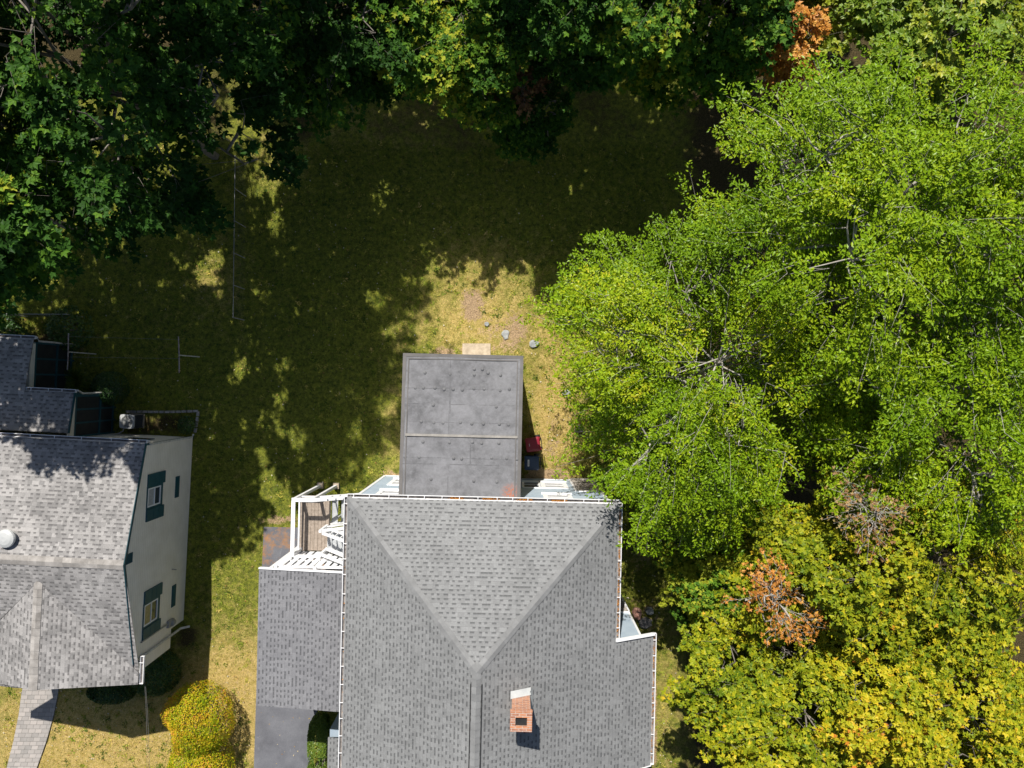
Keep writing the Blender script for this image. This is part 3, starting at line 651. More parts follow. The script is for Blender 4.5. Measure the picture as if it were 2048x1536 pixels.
for v0, v1, z0, z1 in ((-4.12, -4.92, .98, 1.28), (-8.28, -9.10, .82, 1.12)):
    mb = MB(); mb.box((wu, v0, z0), (wu + .025, v1, z1)); mb.box((wu + .025, v0 - .04, z0 + .04), (wu + .035, v1 + .04, z1 - .04)); mb.build('basement_window', M['teal'], nh)
mb = MB(); mb.box((wu, -6.28, 4.12), (wu + .025, -6.62, 4.52))
for k in range(5): mb.bar((wu + .03, -6.30, 4.17 + k * .075), (wu + .03, -6.60, 4.17 + k * .075), .02, .03)
mb.build('gable_vent', M['teal'], nh)
for u0, u1 in ((-14.1, -13.2), (-19.5, -18.0), (-22, -21)):
    mb = MB(); mb.box((u0, wb, 1.5), (u1, wb + .03, 2.9)); w_ = mb.build('window', M['teal'], nh); mb = MB(); mb.box((u0 + .08, wb + .02, 1.58), (u1 - .08, wb + .036, 2.82)); mb.build('pane', M['glass'], w_)
mb = MB(); mb.lathe((-16.27, -5.88, Rz - (-5.88 - nr_) * ms - .03), [(.22, 0), (.22, .12), (.20, .14), (.29, .16), (.31, .21), (.29, .27), (.2, .31), (.08, .33)], 24); mb.build('roof_vent', M['ac_metal'], nroof, True)
# screened porches at the rear (one lean-to roof plane, L shaped)
pz = lambda v: 2.62 + (.72 - v) * .172
pu, pa = -15.42, -17.15
mb = MB(); slab(mb, [(pa, .74, pz(.74)), (pa, -1.09, pz(-1.09)), (pu, -1.09, pz(-1.09)), (pu, nb0 + .16, pz(nb0 + .16)), (far, nb0 + .16, pz(nb0 + .16)), (far, .74, pz(.74))], (1, 0, 0)); pr = mb.build('porch_roof', M['shingle_left'], nh)
gutter('gutter', (far, .74, pz(.74) - .045), (pa + .02, .74, pz(.74) - .045), (0, 1, 0), nh, .75, seed=21); gutter('gutter', (pa, -1.09, pz(-1.09) - .045), (pu + .02, -1.09, pz(-1.09) - .045), (0, 1, 0), nh, .45, seed=22)
mb = MB(); mb.bar((pu + .01, -1.09, pz(-1.09) - .06), (pu + .01, nb0 + .16, pz(nb0 + .16) - .06), .03, .1); mb.build('rake_trim', M['teal'], pr)
def porch(uw, va, vb, zt):      # porch side wall at u=uw: header, screens, teal frames
    mb = MB(); mb.box((uw - .1, va, zt - .35), (uw, vb, zt - .08)); mb.build('header', M['beige_siding'], nh)
    mb = MB(); mb.box((uw - .04, va, .15), (uw - .02, vb, zt - .36)); s_ = mb.build('screen_panel', M['screen'], nh)
    mb = MB()
    for v in np.linspace(va, vb, 4): mb.box((uw - .06, v - .03, .0), (uw + .012, v + .03, zt - .35))
    for z in (.12, 1.0, zt - .42): mb.box((uw - .055, va, z), (uw + .008, vb, z + .09))
    mb.build('screen_frame', M['teal'], s_)
porch(pa - .12, .62, -1.1, pz(.7)); porch(pu - .12, -1.22, nb0 - .02, pz(-1.1))
mb = MB(); mb.box((far, .64, 0), (pa - .12, .58, pz(.7) - .1)); mb.box((pa - .12, -1.16, 0), (pu - .12, -1.22, pz(-1.1) - .1)); mb.build('porch_wall', M['teal'], nh)
mb = MB(); mb.tube([(pa + .06, .80, pz(.74) - .1), (pa - .06, .68, 2.2), (pa - .06, .68, .1)], .035, 6); mb.build('downspout', M['white_dirty'], nh); mb = MB(); mb.tube([(pu + .06, -1.0, pz(-1.1) - .12), (pu - .06, -1.12, 2.3), (pu - .06, -1.12, .1)], .035, 6); mb.build('downspout', M['white_dirty'], nh)

# ------------------------------------------------------------------ small things
# wheeled bins
def bin_(name, p, rz, mat, label, plate):
    e = empty(name, (p.x, p.y, 0), rz, label=label, cat='wheeled bin', group='wheeled bins by the flat-roofed wing')
    mb = MB(); q0 = [(-.21, -.20), (.19, -.20), (.19, .20), (-.21, .20)]; q1 = [(-.26, -.25), (.24, -.25), (.24, .25), (-.26, .25)]
    for i in range(4):
        j = (i + 1) % 4; mb.face([(*q0[i], .06), (*q0[j], .06), (*q1[j], .95), (*q1[i], .95)])
    mb.face([(*a, .06) for a in q0][::-1]); mb.box((.235, -.24, .86), (.30, -.2, .93)); mb.box((.235, .2, .86), (.30, .24, .93)); mb.build('body', mat, e)
    mb = MB(); n = 8; prof = [(.27, .95, 1), (.275, .99, 1), (.25, 1.03, .93), (.18, 1.045, .7)]
    def ring(s, z): 
        o = []
        for cx_, cy_, a0 in ((1, 1, 0), (-1, 1, 90), (-1, -1, 180), (1, -1, 270)):
            for k in range(5):
                a = R(a0 + k * 22.5); o.append((cx_ * (s - .06) + .06 * math.cos(a), cy_ * (s - .06) + .06 * math.sin(a), z))
        return o
    rs = [ring(s, z) for s, z, _ in prof]
    for a, b_ in zip(rs, rs[1:]):
        for k in range(len(a)): mb.face([a[k], a[(k + 1) % len(a)], b_[(k + 1) % len(a)], b_[k]])
    mb.face(rs[-1]); mb.bar((.20, -.2, 1.04), (.20, .2, 1.04), .05, .03); lid = mb.build('lid', mat, e, True)
    mb = MB(); mb.tube([(.33, -.22, .93), (.33, .22, .93)], .016, 8); mb.build('handle', M['black'], e)
    for s in (-1, 1): mb = MB(); mb.tube([(.22, s * .2, .12), (.22, s * .27, .12)], .12, 14); mb.build('wheel', M['black'], e)
    mb = MB(); z = 1.05
    if plate:      # white plate with dark strokes
        mb.box((-.155, -.125, z), (-.095, .125, z + .004), 0)
        for k in range(6): mb.box((-.14, -.10 + k * .034, z + .0045), (-.11 if k % 2 else -.118, -.10 + k * .034 + .018, z + .006), 1)
    else:
        for k in range(3): mb.box((-.15, -.05 + k * .035, z), (-.135 + .01 * (k % 2), -.05 + k * .035 + .024, z + .004), 0)
        mb.box((-.125, -.05, z), (-.12, .05, z + .004), 0)
    mb.build('lid_marking', [M['white'], M['blue_plastic']], lid)
bin_('wheeled_bin', PX(1066, 889, 1.0), R(8), M['red_plastic'], 'red wheeled bin with lid half in sun against the grey flat-roofed wing', False)
bin_('wheeled_bin', PX(1063.5, 926, 1.0), R(-1), M['blue_plastic'], 'navy blue wheeled bin with white plate on its lid', True)
# air conditioner
p = PX(253.5, 843, .75); e = empty('air_conditioner', (p.x, p.y, 0), T2, label='grey outdoor air conditioner with round fan grille behind the beige house', cat='air conditioner')
mb = MB(); mb.box((-.30, -.28, 0), (.30, .28, .05)); mb.build('pad', M['concrete'], e)
mb = MB()
for sx, sy in ((-1, -1), (1, -1), (1, 1), (-1, 1)): mb.box((sx * .28, sy * .26, .06), (sx * .24, sy * .22, .70))
for k in range(12): mb.box((-.27, -.25, .1 + k * .05), (.27, .25, .118 + k * .05))
mb.box((-.25, -.23, .06), (.25, .23, .69)); mb.build('cabinet', M['ac_dark'], e)
mb = MB(); n = 32; sq = []
for k in range(n):
    a = 2 * math.pi * k / n; c, s = math.cos(a), math.sin(a); q = max(abs(c), abs(s)); sc = .285 * (1 / q) * (1 - .10 * (min(abs(c), abs(s)) / q) ** 4); sq.append((c * sc, s * sc * .95))
for k in range(n):
    j = (k + 1) % n; a = 2 * math.pi * k / n; b_ = 2 * math.pi * j / n
    i0 = (.22 * math.cos(a), .22 * math.sin(a)); i1 = (.22 * math.cos(b_), .22 * math.sin(b_))
    mb.face([(*sq[k], .75), (*sq[j], .75), (*i1, .75), (*i0, .75)]); mb.face([(*sq[k], .69), (*sq[j], .69), (*sq[j], .75), (*sq[k], .75)]); mb.face([(*i0, .75), (*i1, .75), (*i1, .70), (*i0, .70)])
mb.build('top_cover', M['ac_metal'], e)
mb = MB()
for r_ in (.05, .09, .13, .17, .205): mb.tube([(r_ * math.cos(2*math.pi*k/20), r_ * math.sin(2*math.pi*k/20), .745) for k in range(21)], .005, 4, cap=False)
for k in range(4): a = k * math.pi / 4; mb.bar((-.22 * math.cos(a), -.22 * math.sin(a), .74), (.22 * math.cos(a), .22 * math.sin(a), .74), .007, .007)
mb.lathe((0, 0, .735), [(.04, 0), (.04, .02), (.01, .024)], 14); mb.build('fan_grille', M['ac_metal'], e)
mb = MB()
for k in range(4):
    a = k * math.pi / 2 + .3; c, s = math.cos(a), math.sin(a); mb.face([(c*.03 - s*.02, s*.03 + c*.02, .70), (c*.19 - s*.08, s*.19 + c*.08, .705), (c*.19 + s*.07, s*.19 - c*.07, .722), (c*.03 + s*.02, s*.03 - c*.02, .71)])
mb.build('fan', M['steel'], e)
mb = MB(); q = PX(246, 862, .3); q2 = PX(200, 873, 1.2); a = PX(248, 853, .3)
mb.tube([a, q, PX(235, 868, .35), q2], .025, 6); tag(mb.build('hose', M['white_dirty']), 'beige refrigerant hose running from the air conditioner to the house', 'hose')
# clothes line posts and wires
for i, (bx, by, tx, ty, z, lab) in enumerate([(191, 707, 137, 705, 1.72, 'clothesline post nearest the screened porch, rusty white T bar'), (398, 713, 359, 711, 1.68, 'clothesline post out on the lawn, rusty white T bar')]):
    b_ = PX(bx, by); t = PX(tx, ty, z); x, y = (b_.x + t.x) / 2, (b_.y + t.y) / 2
    e = empty('clothesline_post', (x, y, 0), R(-3 if i == 0 else 0), label=lab, cat='clothesline post', group='clothesline posts')
    mb = MB(); mb.tube([(0, 0, -.1), (0, 0, z)], .021, 8); mb.build('pole', M['white_dirty'], e)
    mb = MB(); mb.tube([(-.03, .69, z), (0, 0, z + .01), (.0, -.66, z)], .021, 8); mb.build('crossbar', M['rust_steel'], e)
for y0, y1, zz, lab in ((673, 679, 1.72, 'clothesline wire on the far side from the house'), (714, 717, 1.7, 'clothesline wire on the side nearer the house')):
    a = PX(139, y0, zz); b_ = PX(361, y1, zz); mb = MB(); mb.tube([a, (a + b_) / 2 - Vector((0, 0, .05)), b_], .004, 5); tag(mb.build('clothesline_wire', M['wire_pale']), lab, 'clothesline', 'clothesline wires')
# service drop wires at the front corner of the beige house
for k, (dx, lab) in enumerate(((0, 'overhead service wire from the beige house corner, left strand'), (3.5, 'overhead service wire from the beige house corner, right strand'))):
    a = PX(287 + dx * .3, 1338, 3.3); pts = []
    b_ = PX(294 + dx * 1.3, 1540, 4.6)
    for j in range(7): f = j / 6; q = a.lerp(b_, f); q.z -= .08 * math.sin(math.pi * f); pts.append(q)
    pts.append(pts[-1] + (b_ - a) * 1.5 + Vector((0, 0, 1.0)))
    mb = MB(); mb.tube(pts, .006, 5); tag(mb.build('power_wire', M['wire']), lab, 'wire', 'service wires')
# chain link fences
def fence(name, a, b_, h, label, n):
    e = empty(name, (a.x, a.y, 0), 0, label=label, cat='fence', group='wire fences'); d = b_ - a; d.z = 0; L = d.length; d = d / L
    mb = MB(); mb.tube([(0, 0, h), d * L + Vector((0, 0, h))], .013, 6); mb.build('top_rail', M['steel'], e)
    for k in range(n + 1): p = d * (L * k / n); mb = MB(); mb.tube([p - Vector((0, 0, .1)), p + Vector((0, 0, h + .03))], .018, 6); mb.build('post', M['steel'], e)
    mb = MB(); s = .1; k = 0
    nn = int(L / s)
    for i in range(nn + int(h / s)):
        for sg in (1, -1):
            x0 = (i - (int(h / s) if sg > 0 else 0)) * s; x1 = x0 + sg * h
            if sg < 0: x0 = i * s; x1 = x0 - h
            z0, z1 = 0., h
            if x0 < 0: z0 += -x0; x0 = 0
            if x1 > L: z1 -= (x1 - L); x1 = L
            if x0 > L: z0 += (x0 - L); x0 = L
            if x1 < 0: z1 -= -x1; x1 = 0
            if z1 - z0 > .05: mb.bar(d * x0 + Vector((0, 0, z0)), d * x1 + Vector((0, 0, z1)), .0016, .0016)
    mb.build('wire_mesh', M['wire'], e)
fence('wire_fence', PX(488, 640), PX(492, 330), 1.1, 'low chain link fence running up the shaded lawn towards the wood', 5)
fence('wire_fence', PX(-60, 633), PX(168, 634), 1.1, 'low chain link fence behind the screened porch at the left edge', 4)
# brick edging round the air conditioner bed
def edging(pts, label, seed):
    mb = MB(); rr = random.Random(seed)
    for (x0, y0), (x1, y1) in zip(pts, pts[1:]):
        a = PX(x0, y0); b_ = PX(x1, y1); n = max(1, int((b_ - a).length / .2)); d = (b_ - a) / n
        for k in range(n):
            p = a + d * (k + .5); q = d.normalized() * .09; mb.bar(p - q + Vector((0, 0, rr.uniform(.01, .035))), p + q + Vector((rr.uniform(-.01, .01), rr.uniform(-.01, .01), rr.uniform(.01, .035))), .09, .07)
    tag(mb.build('brick_edging', M['stone']), label, 'edging')
edging([(252, 823), (330, 824), (397, 822), (391, 866)], 'weathered stone edging around the bed with the air conditioner', 3)
# stepping stones, rocks
def rock(name, px, py, rx, ry, h, mat, label, cat, group, seed):
    r_ = random.Random(seed); c = PX(px, py); k = H / F; n = 14; mb = MB(); rings = []
    ph = [r_.uniform(.78, 1.15) for _ in range(n)]
    for s, z in ((1.0, -.03), (1.0, h * .5), (.88, h * .92), (.5, h)):
        rings.append([(rx * k * s * ph[i] * math.cos(2*math.pi*i/n), ry * k * s * ph[i] * math.sin(2*math.pi*i/n), z + (r_.uniform(-.1, .1) * h if s < 1 else 0)) for i in range(n)])
    for a, b_ in zip(rings, rings[1:]):
        for i in range(n): mb.face([a[i], a[(i+1) % n], b_[(i+1) % n], b_[i]])
    mb.face(rings[-1]); o = mb.build(name, mat); o.location = (c.x, c.y, 0); return tag(o, label, cat, group)
g = 'stepping stones in the dry grass'
rock('stepping_stone', 1011, 669, 8, 10, .04, M['flag'], 'pale stepping stone standing closest to the concrete pad', 'stepping stone', g, 1)
rock('stepping_stone', 1068, 688, 10, 8, .04, M['flag'], 'pale stepping stone just right of the flat roof corner', 'stepping stone', g, 2)
rock('stepping_stone', 1134, 787, 9, 8, .05, M['flag'], 'pale stepping stone half under the leaves, midway along the dry strip', 'stepping stone', g, 3)
rock('stepping_stone', 974, 648, 5, 5, .04, M['flag'], 'small pale stone beside the bare earth patch', 'stepping stone', g, 4)
rock('rock', 1159, 858, 10, 8, .14, M['darkrock'], 'grey rock at the edge of the bushes level with the red bin', 'rock', None, 5)
rock('rock', 1273, 1225, 9, 12, .25, mottled('pink_rock', (.30, .14, .10), (.50, .30, .24), 5, .9), 'pinkish boulder beside the house bay', 'rock', None, 6)
rock('rock', 1298, 1221, 9, 8, .2, M['flag'], 'pale grey boulder just right of the pinkish one', 'rock', None, 7)
rock('rock', 1290, 1245, 14, 12, .12, M['darkrock'], 'flat dark boulder below the pinkish one', 'rock', None, 8)
rock('rock', 1185, 962, 10, 6, .1, M['stone'], 'tan stone at the foot of the blue house corner under leaves', 'rock', None, 10)
mb = MB(); a = PX(925, 687); b_ = PX(981, 712); mb.box((a.x, a.y, -.05), (b_.x, b_.y, .035)); tag(mb.build('concrete_slab', M['concrete']), 'small tan concrete slab at the back of the flat-roofed wing', 'slab')

# ------------------------------------------------------------------ foliage
def L3(*s): return s
LM = {
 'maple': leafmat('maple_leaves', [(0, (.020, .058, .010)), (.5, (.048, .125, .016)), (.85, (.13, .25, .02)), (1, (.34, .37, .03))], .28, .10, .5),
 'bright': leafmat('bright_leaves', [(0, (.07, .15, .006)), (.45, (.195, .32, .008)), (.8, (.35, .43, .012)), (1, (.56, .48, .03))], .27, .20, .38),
 'yellow': leafmat('turning_leaves', [(0, (.11, .18, .010)), (.4, (.32, .35, .014)), (.75, (.56, .46, .02)), (.92, (.68, .42, .03)), (1, (.58, .22, .03))], .27, .18, .45),
 'gold': leafmat('golden_leaves', [(0, (.16, .26, .02)), (.5, (.36, .40, .025)), (1, (.62, .48, .05))], .3, .4, .45),
 'orange': leafmat('orange_leaves', [(0, (.36, .14, .02)), (.5, (.60, .26, .04)), (1, (.66, .42, .08))], .25, .4, .5),
 'russet': leafmat('russet_leaves', [(0, (.14, .055, .02)), (.6, (.31, .16, .06)), (1, (.36, .26, .09))], .2, .4, .5),
 'shrub': leafmat('shrub_leaves', [(0, (.018, .055, .012)), (.6, (.05, .11, .02)), (1, (.11, .17, .03))], .2, .4, .45),
 'hedge': leafmat('hedge_leaves', [(0, (.06, .12, .015)), (.6, (.13, .20, .02)), (1, (.26, .27, .04))], .2, .4, .45),
 'autumn': leafmat('autumn_bush_leaves', [(0, (.15, .25, .008)), (.35, (.36, .38, .010)), (.72, (.58, .37, .02)), (1, (.60, .24, .05))], .22, .15, .45),
 'grass': leafmat('grass_blades', [(0, (.05, .10, .015)), (.45, (.26, .32, .03)), (.75, (.56, .46, .09)), (1, (.72, .53, .20))], .2, .2, .7),
 'litter': leafmat('dead_leaves', [(0, (.30, .16, .05)), (.5, (.42, .30, .10)), (1, (.62, .58, .48))], .1, .2, .8),
}
DIAM = np.array([[0, 0, 0], [.42, .24, .05], [1, 0, -.06], [.42, -.24, .05]])      # folded pointed leaf (x along the leaf)
def _lobe(a, l, w_): c, s = math.cos(a), math.sin(a); B = DIAM * np.array([l, w_, 1]); return np.stack([B[:, 0]*c - B[:, 1]*s, B[:, 0]*s + B[:, 1]*c, B[:, 2]], 1)
MAPLE = np.concatenate([_lobe(0, 1, 1.25), _lobe(1.0, .82, 1.1), _lobe(-1.0, .82, 1.1)])
ROUND = np.array([[0, 0, 0], [.35, .38, .03], [1, .0, -.03], [.35, -.38, .03]])
def leaves(pos, axis, nrm, size, proto):
    n = len(pos); axis = axis / np.linalg.norm(axis, axis=1, keepdims=True); nrm = nrm - (nrm * axis).sum(1, keepdims=True) * axis
    nrm /= (np.linalg.norm(nrm, axis=1, keepdims=True) + 1e-9); side = np.cross(nrm, axis); k = len(proto)
    v = pos[:, None, :] + size[:, None, None] * (proto[None, :, 0:1] * axis[:, None, :] + proto[None, :, 1:2] * side[:, None, :] + proto[None, :, 2:3] * nrm[:, None, :])
    return v.reshape(-1, 3), k
def spray_leaves(r, base, out, per, L, size, proto, flat=.5, tint=None, tj=.18):
    # each spray: a twig starting at base, leaves alternate left and right along it
    n = len(base); t = r.random((n, per)) ** .8; sd_ = np.where(np.arange(per)[None, :] % 2 == 0, 1, -1)
    out = out / np.linalg.norm(out, axis=1, keepdims=True); up = np.array([0, 0, 1.0]); sv_ = np.cross(out, up); sv_ /= (np.linalg.norm(sv_, axis=1, keepdims=True) + 1e-6)
    Ls = L * r.uniform(.6, 1.3, (n, 1)); pos = base[:, None, :] + out[:, None, :] * (t * Ls)[..., None] + r.normal(0, .06 * L + .01, (n, per, 3))
    pos += sv_[:, None, :] * (sd_ * r.uniform(0, .28, (n, per)) * Ls * (1.15 - t))[..., None]
    pos[..., 2] -= (t ** 2) * .12 * Ls
    ax_ = out[:, None, :] * .7 + sv_[:, None, :] * (sd_ * .8)[..., None] + r.normal(0, .35, (n, per, 3)); ax_[..., 2] -= .15
    nr__ = np.array([0, 0, 1.0]) + r.normal(0, flat, (n, per, 3)) + .25 * out[:, None, :]
    sz = size * r.uniform(.65, 1.25, (n, per))
    v, k = leaves(pos.reshape(-1, 3), ax_.reshape(-1, 3), nr__.reshape(-1, 3), sz.reshape(-1), proto)
    tt = np.clip((tint[:, None] if tint is not None else .5) + r.normal(0, tj, (n, per)), 0, 1)
    return v, np.repeat(tt.reshape(-1), k)
def leaf_mesh(name, v, tint, mat):
    f = np.arange(len(v)).reshape(-1, 4); return np_mesh(name, v, f, [mat], {'tint': tint})
def np_tubes(segs):       # segs: list of (p0,p1,r0,r1) -> triangular-section tubes
    S_ = np.array([(*a, *b, c, d) for a, b, c, d in segs]); p0, p1, r0, r1 = S_[:, 0:3], S_[:, 3:6], S_[:, 6], S_[:, 7]
    d = p1 - p0; d /= (np.linalg.norm(d, axis=1, keepdims=True) + 1e-9); ref = np.where(np.abs(d[:, 2:3]) > .9, [[1., 0, 0]], [[0, 0, 1.]])
    x = np.cross(d, ref); x /= np.linalg.norm(x, axis=1, keepdims=True); y = np.cross(d, x); K = 5; vs = []
    for P, r_ in ((p0, r0), (p1, r1)):
        for k in range(K): a = 2*math.pi*k/K; vs.append(P + r_[:, None] * (x * math.cos(a) + y * math.sin(a)))
    V = np.stack(vs, 1).reshape(-1, 3); n = len(S_); base = (np.arange(n) * 2 * K)[:, None]
    f = np.concatenate([base + np.array([k, (k+1) % K, K + (k+1) % K, K + k]) for k in range(K)])
    return V, f
def tree(name, label, cat, x, y, r, z0, z1, kind, seed, nsp=1500, per=18, L=.55, size=.13, proto=DIAM, lobes=13, bark='bark', tintmu=.5, tintsd=.2, group=None, twigs=.25, ragged=.5, flat=.5, low=-.35, tj=.18, trunk=(0, 0), acc=None, lobr=(.27, .42), trr=None, spt=12, TLm=1.15, holes=(), flecks=()):
    rg = np.random.default_rng(seed); hh = (z1 - z0) / 2; c = np.array([0, 0, (z0 + z1) / 2]); e = empty(name, (x, y, 0), 0, label=label, cat=cat, group=group)
    LC, LR = [], []
    for i in range(lobes):
        a = i * 2.39996 + rg.uniform(-.4, .4); zf = rg.uniform(-.55, .75); rad = math.sqrt(max(0, 1 - zf * zf * .8)) * rg.uniform(.35, .8)
        LC.append(c + np.array([math.cos(a) * rad * r, math.sin(a) * rad * r, zf * hh * .75])); LR.append(r * rg.uniform(*lobr))
    LC.append(c + np.array([0, 0, hh * .45])); LR.append(r * .45); LC = np.array(LC); LR = np.array(LR); asp = np.array([1, 1, min(1.0, hh / r * 1.1)])
    w_ = LR ** 2; NT = max(20, nsp // spt); pick = rg.choice(len(LC), NT * 3, p=w_ / w_.sum())
    d = rg.normal(0, 1, (NT * 3, 3)); d /= np.linalg.norm(d, axis=1, keepdims=True); d[:, 2] = np.where(d[:, 2] < low, -d[:, 2], d[:, 2])
    rad = rg.uniform(.74, 1.0, NT * 3) + np.where(rg.random(NT * 3) < .15, rg.uniform(0, ragged * .6, NT * 3), 0)
    P = LC[pick] + d * (LR[pick] * rad)[:, None] * asp
    q = ((P[:, None, :] - LC[None]) / asp) / LR[None, :, None]; ins = (np.linalg.norm(q, axis=2) < .6).any(1)
    for hx, hy, hr in holes: ins |= ((P[:, 0] + x - hx) ** 2 + (P[:, 1] + y - hy) ** 2) < hr ** 2
    keep = (~ins) & (P[:, 2] > max(.4, z0 * .55)); P = P[keep][:NT]; d = d[keep][:NT]; pick = pick[keep][:NT]; NT = len(P)
    cd = P - c; cd[:, 2] *= .4; td = d * .6 + cd / (np.linalg.norm(cd, axis=1, keepdims=True) + 1e-6) + rg.normal(0, .3, P.shape); td[:, 2] = td[:, 2] * .35 + .08
    td /= np.linalg.norm(td, axis=1, keepdims=True); TL = TLm * rg.uniform(.5, 1.35, NT); TC = P; TD = td
    sdv = np.cross(td, [0, 0, 1.0]); sdv /= np.linalg.norm(sdv, axis=1, keepdims=True)
    ti = np.repeat(np.arange(NT), spt); t = np.tile((np.arange(spt) + .5) / spt, NT) + rg.normal(0, .03, NT * spt); sg = np.tile(np.where(np.arange(spt) % 2 == 0, 1., -1.), NT)
    off = sg * rg.uniform(0, .27, NT * spt) * TL[ti] * np.clip(1.15 - t, .1, 1)
    P = TC[ti] + td[ti] * ((t - .5) * TL[ti])[:, None] + sdv[ti] * off[:, None]; P[:, 2] += rg.normal(0, .07, len(P)) - .12 * TL[ti] * t * t
    out = td[ti] * .75 + sdv[ti] * (sg * rg.uniform(.2, .9, len(P)))[:, None] + rg.normal(0, .15, P.shape); out[:, 2] = out[:, 2] * .5
    tpick = pick; pick = pick[ti]; cl_ = np.ones(len(P), bool)
    for gx_, gy_, gr_ in flecks:          # gaps in the high crowns that let the sun through to the lawn
        cl_ &= ((P[:, 0] + x + P[:, 2] * SUN.x / -SUN.z * 1.0 - gx_) ** 2 + (P[:, 1] + y + P[:, 2] * SUN.y / -SUN.z - gy_) ** 2) > (gr_ + .16) ** 2
    P, out, ti, t, pick = P[cl_], out[cl_], ti[cl_], t[cl_], pick[cl_]
    lt = rg.normal(tintmu, tintsd, len(LC))
    tint = lt[pick] * .5 + .5 * rg.normal(tintmu, tintsd, NT)[ti] + (vnoise(P[:, 0] + 300, P[:, 1] + 300, .9, seed) - .5) * tintsd * 1.6
    v, tt = spray_leaves(rg, P, out, per, L, size, proto, flat, tint, tj)
    cr = bpy.data.objects.new('crown', leaf_mesh('crown', v, tt, LM[kind])); COL.objects.link(cr); cr.parent = e
    # wood
    segs = []; tr = trr or (.05 + r * .024); tb = np.array([trunk[0], trunk[1], -.2]); tz = z0 + hh * .7; tt_ = np.array([trunk[0] * .3, trunk[1] * .3, tz]); prev = tb
    tp = []
    for k in range(1, 7):
        p = tb + (tt_ - tb) * k / 6 + np.array([rg.normal(0, .05 * r * .3), rg.normal(0, .05 * r * .3), 0]); segs.append((prev, p, tr * (1 - .12 * (k - 1)), tr * (1 - .12 * k))); tp.append(p); prev = p
    for i in range(len(LC)):
        s = tp[rg.integers(2, 6)]; if_ = LC[i] + np.array([0, 0, -LR[i] * .2]); mid = (s + if_) / 2 + np.array([0, 0, .12 * r]) + rg.normal(0, .06 * r, 3); segs += [(s, mid, tr * .45, tr * .3), (mid, if_, tr * .3, tr * .16)]
        mem = np.where(tpick == i)[0]
        if len(mem) == 0: continue
        hubs = mem[rg.choice(len(mem), max(1, int(len(mem) * .4)), replace=False)]
        HP = LC[i] + (TC[hubs] - LC[i]) * .66
        for h in HP: m_ = (if_ + h) / 2 + rg.normal(0, .05 * r, 3); segs += [(if_, m_, tr * .16 + .01, .022), (m_, h, .022, .014)]
        for j in mem:
            k = np.argmin(((HP - TC[j]) ** 2).sum(1)); a0 = TC[j] - TD[j] * TL[j] * .5; a1 = TC[j] + TD[j] * TL[j] * .5; a0[2] -= .06; a1[2] -= .05; am = (a0 + a1) / 2 + rg.normal(0, .05 * TL[j], 3) * [1, 1, .3]; segs += [(HP[k], a0, .009, .006), (a0, am, .006, .004), (am, a1, .004, .002)]
    for j in np.where(rg.random(len(P)) < twigs)[0]:
        q_ = P[j] + out[j] / np.linalg.norm(out[j]) * L * .8; k = TC[ti[j]] + TD[ti[j]] * ((t[j] - .6) * TL[ti[j]]); segs += [(k, P[j], .007, .005), (P[j], q_, .005, .003)]
    V, f = np_tubes(segs); tm = bpy.data.objects.new('trunk', np_mesh('trunk', V, f, [M[bark]], smooth=True)); COL.objects.link(tm); tm.parent = e
    return e
gw_ = 'broadleaf trees around the yard'
FL = [(PX(a, b_).x, PX(a, b_).y, r_) for a, b_, r_ in [(440, 520, .35), (400, 560, .4), (385, 595, .3), (560, 320, .36), (565, 400, .3), (555, 445, .25), (670, 515, .38), (600, 360, .25), (655, 640, .3), (565, 735, .33), (560, 790, .38), (545, 830, .28), (520, 900, .3), (520, 965, .48), (745, 590, .38), (775, 660, .3),
    (700, 850, .33), (690, 780, .28), (232, 600, .3), (240, 290, .4), (200, 325, .33), (450, 620, .22), (800, 555, .28), (330, 655, .2), (290, 560, .25), (845, 245, .28), (870, 272, .25), (640, 720, .22), (610, 560, .2), (350, 520, .22), (470, 680, .2), (460, 790, .2), (720, 430, .2), (590, 880, .2), (760, 820, .3), (300, 690, .2), (120, 560, .3), (480, 870, .2)]]
HL = [(PX(a, b_, z).x, PX(a, b_, z).y, r_) for a, b_, z, r_ in [(1700, 290, 10, .55), (1860, 300, 10, .45), (1505, 520, 7, .6), (1740, 640, 8.5, .6), (1860, 650, 8.5, .5), (1700, 780, 8.5, .55), (1640, 960, 7, .6), (1980, 640, 8, .45), (1560, 350, 10, .4), (1330, 900, 7, .45), (1280, 720, 7, .4), (1480, 880, 7.5, .4), (1900, 880, 8, .5)]]
_r = random.Random(4); HL += [(_r.uniform(3, 14), _r.uniform(-4, 8), _r.uniform(.22, .42)) for _ in range(46)]
# dark wood along the top (sun behind them)
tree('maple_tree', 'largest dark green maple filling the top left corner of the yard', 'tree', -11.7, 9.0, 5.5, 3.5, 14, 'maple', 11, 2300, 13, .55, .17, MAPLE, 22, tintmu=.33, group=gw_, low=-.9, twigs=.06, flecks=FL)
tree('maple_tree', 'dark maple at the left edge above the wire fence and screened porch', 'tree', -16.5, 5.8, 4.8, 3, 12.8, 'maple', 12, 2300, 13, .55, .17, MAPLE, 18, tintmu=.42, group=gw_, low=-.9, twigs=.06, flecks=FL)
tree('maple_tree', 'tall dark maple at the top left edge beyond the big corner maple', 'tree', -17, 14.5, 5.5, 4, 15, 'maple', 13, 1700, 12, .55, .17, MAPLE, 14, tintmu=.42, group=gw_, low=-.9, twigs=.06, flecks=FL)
tree('maple_tree', 'very dark maple at the top between the corner maple and the sunlit one', 'tree', -6.1, 12.4, 3.7, 1.6, 8.2, 'maple', 14, 2600, 13, .5, .15, MAPLE, 15, tintmu=.3, group=gw_, low=-.9, twigs=.05, flecks=FL)
